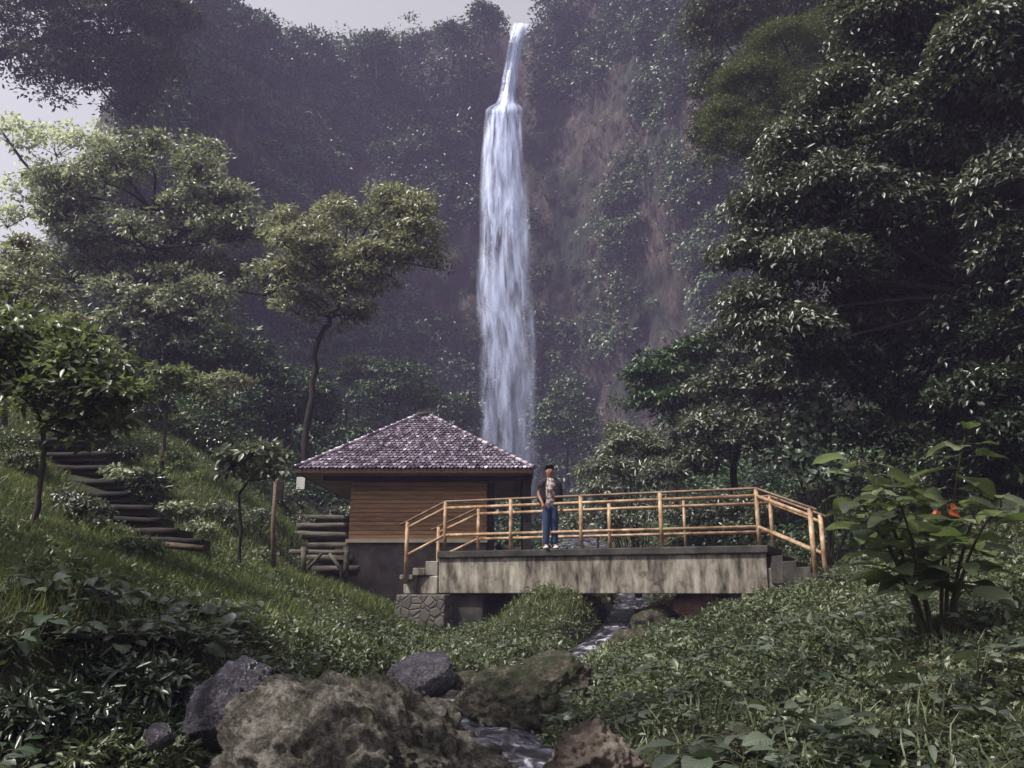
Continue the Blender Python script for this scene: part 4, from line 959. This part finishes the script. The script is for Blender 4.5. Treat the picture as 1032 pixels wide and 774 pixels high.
    for cc, aa in ((c[0],A0),(c[1],A1),(c[2],A1),(c[3],A0)):
        m = MB(); n = 20
        for k in range(n):
            p = cc.lerp(aa,k/n); q = cc.lerp(aa,(k+1.15)/n); m.tube([p+Vector((0,0,.035)), q+Vector((0,0,.02))],[.062,.05],8, jit=.04)
        o = m.build('hip_cap', M['tile'], rf); o.matrix_parent_inverse = Matrix.Identity(4)
    m = MB(); m.tube([A0-Vector((.05,0,0))+Vector((0,0,.04)), A1+Vector((.05,0,.04))],.07,8); m.tube([(A0+A1)/2+Vector((0,0,.03)),(A0+A1)/2+Vector((0,0,.12))],[.06,.03],8)
    o = m.build('ridge_cap', M['concrete_dark'], rf); o.matrix_parent_inverse = Matrix.Identity(4)
hut()

# ------------------------------------------------------------------ log steps, log rail, poles, notice
def log_flight(name, label, pts, length, r, mat, ang=0, stack=1):
    p0 = P(*pts[0]); e = empty(name, p0); tag(e, label, 'steps')
    for i, (px,py,d) in enumerate(pts):
        c = P(px,py,d); a = ang + random.uniform(-.05,.05); dx = np.array([math.cos(a), math.sin(a), random.uniform(-.02,.02)])
        m = MB()
        for q in range(stack):
            L = length*random.uniform(.9,1.08); cc = c - np.array([0,0,q*r*1.9]) + dx*random.uniform(-.08,.08)
            pp = [cc + dx*L*(t-.5) + np.array([0,0,random.uniform(-.012,.012)]) for t in np.linspace(0,1,7)]
            m.tube(pp, [r*random.uniform(.9,1.08) for _ in pp], 10, jit=.07)
        m.build('log', M[mat], e)
        m = MB(); zt = c[2]
        b = dx[:2]; nrm = np.array([-b[1], b[0]])
        quad_slab(m, [c[:2]-b*length*.47+nrm*.03, c[:2]+b*length*.47+nrm*.03, c[:2]+b*length*.47+nrm*.75, c[:2]-b*length*.47+nrm*.75], zt-.14, zt+r*.6); m.build('tread', M['ground'], e)
log_flight('log_staircase','dark red brown log steps climbing the left slope behind the young tree',
           [(156,545,15.0),(138,536,15.5),(122,524,16.1),(106,512,16.7),(94,499,17.3),(84,486,17.9),(77,472,18.5),(72,458,19.1),(68,444,19.7)],1.65,.065,'log',.05,1)
log_flight('log_staircase','grey log steps rising between the hut and the left slope',
           [(322,574,20.0),(322,562,20.8),(324,550,21.6),(326,539,22.4),(328,530,23.2),(326,522,24.0)],1.7,.085,'log_grey',.0,1)
m = MB(); a = P(186,547,14.6); m.tube([P(166,549,14.3), P(206,553,14.1)], .055, 10, jit=.05); o = m.build('fallen_log', M['cut_wood']); tag(o,'short reddish log lying at the foot of the left log steps','log')
e = empty('log_rail', P(328,578,18.9)); tag(e,'low rustic log rail with slanting braces left of the hut','railing')
m = MB(); m.tube([P(292,556,19),P(320,556.5,18.95),P(352,557,18.9)],.055,8,jit=.06); m.build('rail', M['log_grey'], e)
for px in (306,349):
    m = MB(); m.tube([P(px,582,18.9),P(px,551,18.9)],.06,8,jit=.06); m.build('post', M['log_grey'], e)
for a,b in (((310,574),(324,558)),((346,577),(332,558))):
    m = MB(); m.tube([P(a[0],a[1],18.88),P(b[0],b[1],18.9)],.04,8,jit=.06); m.build('brace', M['log_grey'], e)
e = empty('litter_box', P(345,572,19.6)); tag(e,'small red brown wooden box on a post by the hut corner','box')
c = P(345,557,19.6); m = MB(); m.box(c-[.15,.1,.17], c+[.15,.1,.12]); m.build('box', M['cut_wood'], e, .01)
m = MB(); m.box(c-[.17,.12,-.123], c+[.17,.12,.15]); m.build('lid', M['log'], e, .01)
m = MB(); m.tube([c-[0,0,.8], c-[0,0,.173]],.04,8); m.build('post', M['log'], e)
# wooden marker post pair and pole on the slope
e = empty('wooden_post', P(277,570,17.2)); tag(e,'slim weathered wooden pole with a short crosspiece on the grass slope left of the hut','post')
m = MB(); m.tube([P(276,578,17.2),P(275,530,17.2),P(278,484,17.2)],[.05,.045,.045],8,jit=.08); m.build('pole', M['cut_wood'], e)
m = MB(); c = P(279,495,17.2); m.box(c-[.12,.03,.22], c+[.14,.03,.2]); m.build('slat', M['log'], e, .01)
c = P(303,487,25.6); m = MB(); m.box(c-[.13,.012,.19], c+[.13,.012,.19]); o = m.build('notice_board', M['board_white'], None, .004); tag(o,'small blank white notice fixed to the slim tree trunk beside the roof corner','sign')

# ------------------------------------------------------------------ trees
def G(px, py, d):
    p = P(px,py,d); p[2] = float(height(p[0],p[1])[0]) - .1; return p
def scatter_lobes(seed, cx, cy, rx, ry, n, r0, r1, d, skew=0):
    g = np.random.default_rng(seed); out = []
    while len(out) < n:
        x, y = g.uniform(-1,1,2)
        if x*x+y*y > 1 or fbm(np.array([x*1.8+seed, y*1.8, 0.]), 2) < -.25: continue
        r = g.uniform(r0, r1); out.append((cx+x*rx, cy+y*ry+skew*x*ry, d+g.uniform(-1.6,1.6), r*1.15, r*g.uniform(.55,.95)))
    return out
make_tree('slim_tree','slim trunked tree with a high yellow green crown rising behind the hut roof','tree',
  [G(302,505,26), P(307,460,26), P(314,400,26), P(320,345,26), P(334,320,26), P(350,292,26), P(358,262,26)], .12,
  scatter_lobes(5, 362, 258, 84, 62, 20, 13, 26, 26) + [(440,268,26,14,10),(300,312,26,26,16),(345,322,26,26,12),(405,205,26,24,14),(385,292,26,18,10),(285,230,26,24,22),(350,222,26,36,24),(322,258,25.5,34,22),(368,262,25.2,34,20),(405,235,26,30,24),(345,292,25.4,26,14)],
  'leaf_yellow', (.18,.085), 520, 42, (.22,.5), 'bark_dark', 101, r1=.055, limb_r=.04, flat=.9, up=.3, twigs=5)
make_tree('spreading_tree','broad grey green tree with glinting leaves filling the middle left','tree',
  [G(110,470,30), P(112,400,30), P(125,340,30), P(140,290,30), P(150,250,30), P(152,212,30)], .28,
  scatter_lobes(9, 150, 238, 118, 88, 34, 16, 36, 30, .12) + [(120,165,30,30,22),(150,150,30,24,16),(210,205,29.5,36,24),(250,230,29.5,30,24),(270,290,29.5,26,26),(100,335,29.5,60,20),(200,330,29.5,50,20),(30,292,30,34,26),(66,222,30,24,20)],
  'leaf_grey', (.22,.12), 620, 50, (.3,.7), 'bark_dark', 102, r1=.09, limb_r=.07, up=.3, flat=.9, twigs=8)
make_tree('bright_tree','pale yellow leaved sapling at the left edge under the broad tree','tree',
  [G(6,420,20), P(8,360,20), P(14,310,20)], .07, [(20,262,20,26,24),(10,300,20,24,22),(52,305,20,22,14),(75,330,20,16,14)], 'leaf_yellow', (.15,.08), 50, 40, (.2,.4), 'bark', 103, limb_r=.035)
make_tree('young_tree','young forked tree with big fresh green leaves on the left grass bank','tree',
  [G(34,531,12), P(38,500,12), P(44,462,12), P(42,430,12)], .05,
  [(40,362,12,52,36),(88,382,11.8,42,36),(-10,370,12,40,40),(60,410,12,50,26),(110,405,11.7,26,32),(20,335,12.2,36,18),(86,432,11.8,30,16)], 'leaf_green', (.17,.085), 190, 32, (.18,.4), 'bark', 104, r1=.032, limb_r=.025, twigs=6, up=.5, flat=.8)
make_tree('hanging_tree','hazy dark tree hanging over the top left corner','tree',
  [G(-60,430,48), P(-70,250,49), P(-60,120,49), P(-20,60,49), P(60,40,49)], .4,
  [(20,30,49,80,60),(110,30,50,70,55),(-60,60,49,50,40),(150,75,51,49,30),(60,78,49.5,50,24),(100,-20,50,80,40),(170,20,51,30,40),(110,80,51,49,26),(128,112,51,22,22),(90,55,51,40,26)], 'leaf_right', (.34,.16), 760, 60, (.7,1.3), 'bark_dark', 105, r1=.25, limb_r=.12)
make_tree('leaning_tree','thin leaning tree with leaves coloured pale to look overexposed against the bright gap at the left edge','tree',
  [G(84,400,40), P(80,270,40), P(54,205,40), P(22,160,40), P(0,130,40)], .12, [(14,140,40,30,22),(58,150,40,30,26),(88,190,40,28,26),(30,195,40,30,24),(100,150,41,20,26),(8,225,40,26,16),(62,225,40,26,16)], 'leaf_overexposed', (.3,.16), 130, 26, (.4,.8), 'bark_dark', 106, limb_r=.05, up=.3, flat=.9)
def added_shade_tree():  # unseen tree, added out of frame to cast shade on the near banks
    g = np.random.default_rng(77); e = empty('added_shade_tree', (-8.5,-.5,float(height(-8.5,-.5)[0])-.1)); tag(e, 'unseen leafy tree added beside the viewpoint to shade both near banks', 'tree')
    mb = MB(); top = np.array([-8,-.3,5.5]); mb.tube([e.location[:], (-8.4,-.4,2.5), top], [.3,.24,.2], 10, jit=.06); Cs = []
    for c, rr, n in (((-7.6,6.0,5.6),(1.7,1.9,1.0),54),((-5.8,4.2,6.5),(1.9,1.6,1.0),44),((-9.6,8.2,5.8),(1.8,1.8,1.1),40),((-3.2,4.0,7.4),(1.7,1.2,.7),24),((-.8,3.6,7.8),(1.9,1.2,.7),26),((1.2,3.2,8.0),(1.6,1.2,.7),30),((-.6,5.2,9.8),(1.7,1.2,.7),30)):
        c = np.array(c, float); cc = lobe_centres(g, c, rr, n); Cs.append(cc)
        mb.tube(bez(top, c - [0,0,.4], 9, .8), list(np.linspace(.12,.04,9)), 7)
        for k in range(6): mb.tube(bez(c - [0,0,.4], cc[k], 5, .1), list(np.linspace(.035,.01,5)), 5)
    C = np.concatenate(Cs); Pb, D, Nn, idx = cluster_leaves(g, C, g.uniform(.25,.5,len(C)), 60); n = len(Pb)
    mb.build('trunk', M['bark_dark'], e); leaves_obj('crown', Pb, D, Nn, .15*g.uniform(.6,1.2,n), .075*g.uniform(.7,1.2,n), M['leaf_right'], e, 'small', None, g)
added_shade_tree()
# umbrella shaped small trees on the slope
make_tree('umbrella_tree','small umbrella crowned tree with light green leaves above the dark bushes','tree', [G(166,440,20), P(168,410,20), P(170,395,20)], .05,
  [(168,382,20,28,10),(150,396,20,16,8),(190,394,19.8,16,8)], 'leaf_green', (.2,.08), 30, 40, (.15,.3), 'bark', 107, limb_r=.02)
make_tree('umbrella_tree','small flat topped yellowish tree on the hillside right of the umbrella crowned one','tree', [G(226,450,27), P(227,420,27), P(228,402,27)], .06,
  [(226,388,27,26,9),(214,400,27,14,8)], 'leaf_yellow', (.22,.09), 24, 36, (.2,.4), 'bark', 108, limb_r=.025)
make_tree('sapling','thin stemmed sapling with drooping broad leaves on the slope before the hut','tree', [G(242,560,15.6), P(243,530,15.6), P(240,500,15.6), P(250,485,15.6)], .035,
  [(256,464,15.6,30,14),(236,470,15.6,18,12),(276,478,15.5,14,10)], 'leaf_silver', (.2,.1), 34, 26, (.12,.26), 'bark_dark', 109, r1=.02, limb_r=.015)
# bushes on the slope
make_bush('bush','dark glossy bush at the top of the left log steps','bush', [(150,415,19.5,24,26),(128,430,19,22,24)], 'leaf_dark', (.13,.07), 50, 60, (.2,.35), 111)
make_bush('bush','dark green bush crowning the slope between umbrella tree and sapling','bush', [(200,438,20,32,16),(228,450,19.5,22,14)], 'leaf_dark', (.12,.06), 50, 60, (.16,.3), 112)
make_bush('bush','white variegated bush beside the left log steps','bush', [(124,486,15.6,26,14),(144,499,15.4,12,11)], 'leaf_pale', (.11,.07), 30, 34, (.1,.2), 113)
make_bush('bush','white variegated bush low on the slope above the fallen log','bush', [(178,520,14.8,24,14),(203,535,14.6,14,10)], 'leaf_pale', (.1,.06), 34, 34, (.1,.18), 114)
make_bush('bush','dark tufted bush between the two variegated bushes','bush', [(150,498,16.2,16,22)], 'leaf_dark', (.2,.05), 20, 50, (.15,.28), 115)
make_bush('bush','small white flowering plant on the grass near the wooden pole','plant', [(266,560,16.4,8,8)], 'leaf_pale', (.12,.05), 6, 24, (.08,.14), 116)
make_bush('bush','grey leafy bush growing around the young tree under its crown','bush', [(96,446,14.5,22,20),(70,440,14.6,20,16)], 'leaf_silver', (.13,.06), 34, 40, (.14,.26), 117)
make_bush('bush','grey green bush against the left hut corner beside the log steps','bush', [(342,519,22.6,14,9)], 'leaf_silver', (.13,.06), 14, 50, (.15,.25), 118)
make_bush('bush','dusty grey bush covering the bank beside the wooden pole','bush', [(290,512,19.6,16,20),(306,536,19.4,10,16)], 'leaf_silver', (.1,.05), 30, 50, (.15,.28), 119)
make_bush('fern_clump','dark ferny growth on the shaded bank face at the left edge','fern', [(40,730,5.1,60,30),(80,700,5.6,50,26)], 'leaf_dark', (.1,.03), 60, 60, (.1,.2), 191)
make_bush('fern_clump','dark ferny growth on the bank face beside the wet purplish rock','fern', [(150,705,5.8,46,30),(120,745,5.4,50,24)], 'leaf_dark', (.1,.035), 60, 60, (.1,.18), 192)
make_bush('fern_clump','dark ferny growth at the bottom left corner of the bank','fern', [(60,775,4.9,60,26),(160,775,5.0,40,20)], 'leaf_cover', (.08,.025), 50, 60, (.08,.16), 193)
make_bush('bush','dark green bush crowding the right end of the upper left log steps','bush', [(118,462,17.8,18,14),(100,448,18.2,16,12)], 'leaf_dark', (.13,.06), 34, 50, (.15,.28), 194)
make_bush('bush','low greyish shrub in the grass right of the white variegated bushes','bush', [(222,520,15.6,22,14)], 'leaf_silver', (.09,.04), 24, 50, (.12,.22), 181)
make_bush('bush','low yellow green shrub on the slope just under the umbrella crowned tree','bush', [(180,470,17.8,24,14),(205,486,17.4,18,12)], 'leaf_green', (.1,.045), 34, 50, (.12,.24), 182)
make_bush('bush','tangled dry looking shrub on the slope between sapling and wooden pole','bush', [(258,530,16.6,14,20)], 'leaf_silver', (.08,.03), 26, 50, (.12,.22), 183)
make_bush('bush','dark weedy shrub covering the left ends of the lower log steps','bush', [(84,520,14.4,22,16),(62,505,14.8,16,14)], 'leaf_right', (.1,.045), 34, 50, (.12,.24), 184)
make_bush('bush','leafy weed patch at the foot of the log steps beside the fallen log','bush', [(136,556,13.4,26,10)], 'leaf_cover', (.09,.04), 22, 50, (.1,.18), 185)
make_bush('bush','small mixed bush left of the log steps behind the young tree trunk','bush', [(22,470,16.4,20,16),(8,450,16.8,20,16)], 'leaf_cover', (.1,.05), 34, 50, (.15,.26), 195)
# hillside trees behind on the left and on the valley floor
for i,(px,py,d,rx,ry,lab) in enumerate([
  (215,360,38,60,36,'bluish green tree on the hillside below the broad tree crown'),
  (290,410,42,46,44,'dark leafy tree behind the slim trunk left of the hut'),
  (400,395,55,40,34,'dull green tree high on the far slope above the hut roof'),
  (362,378,58,16,16,'round fresh green tree on the far slope left of the waterfall'),
  (130,345,34,70,40,'shadowed tree between the broad tree and the dark bushes'),
  (455,420,70,26,26,'low green tree at the cliff foot left of the waterfall'),
  (572,430,66,30,50,'tall green tree at the cliff foot right of the waterfall'),
  (340,450,50,34,30,'dark tree just above the left slope of the hut roof')]):
    make_tree('hillside_tree', lab, 'tree', [G(px,py+ry+20,d), P(px,py+ry*.5,d), P(px,py,d)], .15, [(px,py,d,rx,ry),(px-rx*.5,py+ry*.3,d-.5,rx*.6,ry*.6),(px+rx*.5,py+ry*.35,d+.3,rx*.6,ry*.6)],
      'leaf_green' if i == 3 else 'leaf_cliff', (.3,.15), 110, 46, (.5,1.0), 'bark_dark', 130+i, group='trees on the far hillside')
# right-hand side
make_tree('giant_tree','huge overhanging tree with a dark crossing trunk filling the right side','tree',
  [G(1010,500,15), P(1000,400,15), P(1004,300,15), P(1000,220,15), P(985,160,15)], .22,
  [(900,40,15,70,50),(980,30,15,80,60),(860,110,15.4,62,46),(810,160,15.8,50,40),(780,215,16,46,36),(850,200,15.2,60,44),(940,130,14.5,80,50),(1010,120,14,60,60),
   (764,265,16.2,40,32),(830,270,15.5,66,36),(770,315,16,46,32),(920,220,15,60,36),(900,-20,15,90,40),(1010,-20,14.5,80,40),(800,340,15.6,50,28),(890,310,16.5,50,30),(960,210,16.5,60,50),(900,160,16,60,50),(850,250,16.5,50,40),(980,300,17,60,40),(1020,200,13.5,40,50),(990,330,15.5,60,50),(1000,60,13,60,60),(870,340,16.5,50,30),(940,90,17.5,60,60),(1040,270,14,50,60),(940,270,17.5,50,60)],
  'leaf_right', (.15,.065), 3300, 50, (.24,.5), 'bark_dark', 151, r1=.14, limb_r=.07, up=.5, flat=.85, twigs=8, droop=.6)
make_tree('feathery_tree','soft olive green feathery tree leaning behind the huge tree','tree',
  [G(860,420,26), P(850,300,26), P(820,200,26)], .2, [(800,60,26,60,36),(760,95,26,46,36),(735,135,26,28,40),(850,30,26,40,28),(770,150,25.5,30,40),(820,110,25.5,50,40)], 'leaf_soft', (.13,.04), 700, 84, (.35,.75), 'bark_dark', 152, limb_r=.07)
make_tree('slope_tree','dark leafy tree at the top edge above the feathery tree','tree',
  [G(780,420,34), P(770,200,34), P(760,80,34)], .25, [(730,30,34,44,44),(790,15,34,60,36),(715,90,34,16,40),(712,150,34,12,50),(850,-10,34,60,40)], 'leaf_right', (.22,.1), 420, 60, (.4,.8), 'bark_dark', 153, limb_r=.08)
make_tree('understorey_tree','rounded green tree at the foot of the cliff right of the waterfall','tree',
  [G(680,500,27), P(680,440,27), P(676,400,27)], .12, [(672,384,27,40,30),(650,405,27,30,18),(705,362,26.5,24,24),(700,410,26,36,26)], 'leaf_cliff', (.24,.1), 150, 60, (.35,.6), 'bark_dark', 154, limb_r=.06)
make_tree('understorey_tree','dense bushy tree behind the middle of the bridge railing','tree',
  [G(740,540,21), P(740,480,21), P(745,430,21)], .12, [(745,400,21,46,36),(720,440,20.5,40,30),(770,450,20,46,30),(700,470,20.5,30,20),(790,400,20,40,40),(745,345,20.5,30,26),(800,355,19.5,36,26)], 'leaf_right', (.15,.07), 330, 60, (.24,.45), 'bark_dark', 155, limb_r=.05)
make_bush('bush','silvery leaved bush standing right of the man on the bridge','bush', [(640,456,21,34,24),(610,478,20.6,26,18),(660,482,20.4,34,16),(622,438,21.4,16,8),(600,500,20,18,14)], 'leaf_silver', (.17,.06), 110, 56, (.2,.38), 156)
make_bush('vine_curtain','curtain of large heart leaved vines hanging right of the bridge end','vine', [(826,380,16.5,28,44),(830,440,16,26,36),(800,470,16,26,26),(850,490,15.5,22,26)], 'leaf_broad_dark', (.16,.12), 60, 20, (.24,.4), 157, kind='broad', up=.2)
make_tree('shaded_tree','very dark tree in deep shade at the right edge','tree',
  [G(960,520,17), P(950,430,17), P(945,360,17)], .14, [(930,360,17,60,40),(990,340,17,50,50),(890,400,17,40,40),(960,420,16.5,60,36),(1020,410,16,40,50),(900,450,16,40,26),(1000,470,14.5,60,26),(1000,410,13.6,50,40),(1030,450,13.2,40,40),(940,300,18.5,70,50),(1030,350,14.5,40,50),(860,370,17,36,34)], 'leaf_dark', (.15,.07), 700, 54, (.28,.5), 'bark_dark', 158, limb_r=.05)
make_bush('bush','low dark bush behind the right bridge steps','bush', [(870,500,15.6,30,22),(910,510,15.4,40,20),(840,530,16,20,16)], 'leaf_dark', (.12,.05), 70, 54, (.18,.32), 159)
make_bush('bush','green bush below the silvery bush behind the railing','bush', [(600,530,19.6,40,16),(680,525,19.5,40,18),(740,520,19,34,20)], 'leaf_right', (.12,.05), 90, 54, (.16,.3), 160)
# skyline trees either side of the lip of the fall
for i,(px,py,rx,ry,lab) in enumerate([(488,20,18,14,'tree on the cliff top just left of the waterfall lip'),(455,36,20,12,'low tree on the skyline between the lip and the bare pale trunk'),(560,8,26,16,'tree on the cliff top right of the waterfall lip'),
     (610,-10,30,20,'tall tree on the cliff top at the right end of the sky gap'),(380,48,26,10,'low tree in the middle of the far skyline'),(310,46,24,12,'rounded tree on the skyline left of its dip'),(250,26,26,18,'dark tree where the skyline climbs at left'),(214,2,24,18,'tree at the left end of the sky gap')]):
    d = 96 if px > 280 else 84
    make_tree('skyline_tree', lab, 'tree', [P(px,py+ry+26,d), P(px,py+ry,d), P(px,py,d)], .2, [(px,py,d,rx,ry),(px+rx*.5,py+ry*.5,d,rx*.7,ry*.7)], 'leaf_cliff', (.5,.28), 36, 50, (.8,1.6), 'bark_dark', 170+i, group='trees along the cliff top')

# ------------------------------------------------------------------ foreground plants
leafy_plant('broadleaf_shrub','tall shrub with large pale veined leaves at the right edge of the foreground','shrub', G(945,650,6.5), 1.84, .9, 9, 19, (.32,.185), 'leaf_fore', 201, r=.017, start=.3)
p = G(945,650,6.5)
q = P(955,516,6.2); tag(leaves_obj('withered_leaf', np.array([q,q+[.03,0,.02],q-[.05,0,0]]), np.array([[1,0,-.2],[.3,.2,.3],[-1,.1,-.3]]), np.array([[0,-1,.6],[0,-1,.3],[0,-1,.7]]), np.array([.11,.09,.08]), np.array([.06,.05,.05]), M['orange_leaf'], None, 'broad', np.array([.2,.8,.5])), 'orange withered leaf caught in the large foreground shrub','leaf')
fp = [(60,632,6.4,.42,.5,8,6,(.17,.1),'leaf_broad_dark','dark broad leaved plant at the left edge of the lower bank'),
      (110,664,5.6,.28,.42,8,6,(.14,.085),'leaf_broad_dark','low plant with lobed grey green leaves overhanging the dark bank'),
      (150,618,7.6,.42,.5,9,6,(.17,.12),'leaf_broad','heart leaved plant in the middle of the left bank'),
      (205,616,8.2,.45,.5,9,6,(.18,.12),'leaf_broad','taller heart leaved plant right of the middle one on the left bank'),
      (262,662,7.6,.42,.44,10,7,(.13,.08),'leaf_broad','compact light leaved plant just above the wet purplish rock'),
      (222,640,7.4,.3,.4,7,6,(.12,.08),'leaf_broad','small leafy plant between the heart leaved and the compact plants'),
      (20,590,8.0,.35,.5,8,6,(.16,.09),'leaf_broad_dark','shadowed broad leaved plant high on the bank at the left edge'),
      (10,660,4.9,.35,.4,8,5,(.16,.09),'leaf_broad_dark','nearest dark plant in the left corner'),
      (740,800,4.3,.36,.4,9,5,(.24,.13),'leaf_broad','pale blue green broad leaved plant at the bottom edge right of centre'),
      (985,780,4.6,.42,.28,5,4,(.2,.13),'leaf_broad','plant with one big round leaf near the lower right corner'),
      (930,800,4.0,.22,.3,7,6,(.16,.04),'leaf_broad','low strap leaved plant at the bottom edge in the right corner'),
      (660,615,14.2,.3,.3,6,5,(.13,.08),'leaf_broad','small broad leaved plant below the boulder under the bridge'),
      (800,650,8.5,.34,.34,7,5,(.15,.09),'leaf_broad','leafy weed on the right bank below the bridge end'),
      (870,625,9.4,.45,.35,7,5,(.17,.09),'leaf_broad','leafy weed left of the large foreground shrub'),
      (725,665,8.8,.26,.3,7,5,(.14,.07),'leaf_broad','leafy weed in the middle of the right bank'),
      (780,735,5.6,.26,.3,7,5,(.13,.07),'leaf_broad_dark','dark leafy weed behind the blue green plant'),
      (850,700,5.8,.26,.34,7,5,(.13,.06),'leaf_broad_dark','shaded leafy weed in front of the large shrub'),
      (470,640,13.2,.4,.5,8,6,(.15,.09),'leaf_broad_dark','leafy plant below the stone footing of the bridge'),
      (350,640,12.0,.34,.5,8,6,(.13,.07),'leaf_broad_dark','leafy plant on the left bank above the tilted slab'),
      (560,640,14.4,.34,.45,8,6,(.13,.08),'leaf_broad_dark','leafy plant on the face of the grassy mound by the stream'),
      (525,650,13.8,.34,.45,8,6,(.12,.08),'leaf_broad_dark','leafy plant at the left foot of the grassy mound'),
      (75,625,6.6,.4,.5,9,7,(.18,.11),'leaf_broad','heart leaved plant on the lip of the dark bank near the left edge'),
      (125,636,6.3,.34,.5,9,7,(.17,.11),'leaf_broad','plant with drooping broad leaves at the crest of the dark bank'),
      (180,644,6.8,.36,.5,9,7,(.16,.11),'leaf_broad','dense heart leaved plant leaning over the dark hollow left of the boulder'),
      (30,648,5.7,.3,.5,9,7,(.17,.1),'leaf_broad_dark','dark lobed plant spilling over the bank at the left edge'),
      (290,690,7.8,.3,.36,7,6,(.11,.07),'leaf_broad_dark','small dark plant tucked behind the peak of the large boulder'),
      (60,600,9.2,.4,.5,8,6,(.14,.09),'leaf_broad_dark','leafy plant in the grass below the young tree'),
      (240,612,10.5,.35,.5,8,6,(.14,.09),'leaf_broad','leafy plant where the grass meets the heart leaved plants')]
for i,(px,py,d,h,s,ns,nl,lf,mt,lab) in enumerate(fp):
    leafy_plant('leafy_plant', lab, 'plant', G(px,py,d), h, s, ns, nl, lf, mt, 210+i, 'broad leaved plants on the banks')

# ------------------------------------------------------------------ air
mb = MB(); mb.box((-130,-60,-8),(130,170,100)); hz = mb.build('haze', None); hz['kind'] = 'stuff'; tag(hz,'thin lilac mist hanging in the valley','haze'); hz.display_type = 'WIRE'
m = bpy.data.materials.new('air'); m.use_nodes = True; nt = m.node_tree; nt.nodes.clear()
out = nt.nodes.new('ShaderNodeOutputMaterial'); vp = nt.nodes.new('ShaderNodeVolumePrincipled')
vp.inputs['Color'].default_value = (.66,.58,.98,1); vp.inputs['Density'].default_value = .0014; vp.inputs['Anisotropy'].default_value = .0
nt.links.new(vp.outputs[0], out.inputs['Volume']); hz.data.materials.append(m)

# ------------------------------------------------------------------ light
to_sun = Vector((-.52,-.27,.82)).normalized()
el = math.asin(to_sun.z); az = math.atan2(to_sun.x, to_sun.y)
sun = bpy.data.lights.new('sun','SUN'); sun.energy = 5; sun.angle = R(.53); sun.color = (1,.95,.87)
so = bpy.data.objects.new('sun', sun); col.objects.link(so); so.rotation_euler = (-to_sun).to_track_quat('-Z','Y').to_euler()
w = bpy.data.worlds.new('World'); scene.world = w; w.use_nodes = True; nt = w.node_tree; nt.nodes.clear()
wo = nt.nodes.new('ShaderNodeOutputWorld'); bg = nt.nodes.new('ShaderNodeBackground'); sk = nt.nodes.new('ShaderNodeTexSky')
sk.sky_type = 'NISHITA'; sk.sun_disc = False; sk.sun_elevation = el; sk.sun_rotation = az; sk.dust_density = 6; sk.air_density = 1.5; sk.altitude = 600
# thin bright cloud over the blue
hs = nt.nodes.new('ShaderNodeHueSaturation'); hs.inputs['Saturation'].default_value = .08; nt.links.new(sk.outputs[0], hs.inputs['Color'])
nt.links.new(hs.outputs[0], bg.inputs[0]); bg.inputs[1].default_value = .13; nt.links.new(bg.outputs[0], wo.inputs[0])

cam = bpy.data.cameras.new('camera'); cam.sensor_width = 36; cam.lens = 36*F/1032; cam.clip_end = 2000; cam.clip_start = .05
co = bpy.data.objects.new('camera', cam); col.objects.link(co); co.location = (0,0,0); co.rotation_euler = (math.pi/2+PITCH, 0, 0); scene.camera = co
scene.view_settings.view_transform = 'Standard'; scene.view_settings.look = 'None'; scene.view_settings.gamma = 1; scene.view_settings.exposure = .5
scene.render.engine = 'CYCLES'
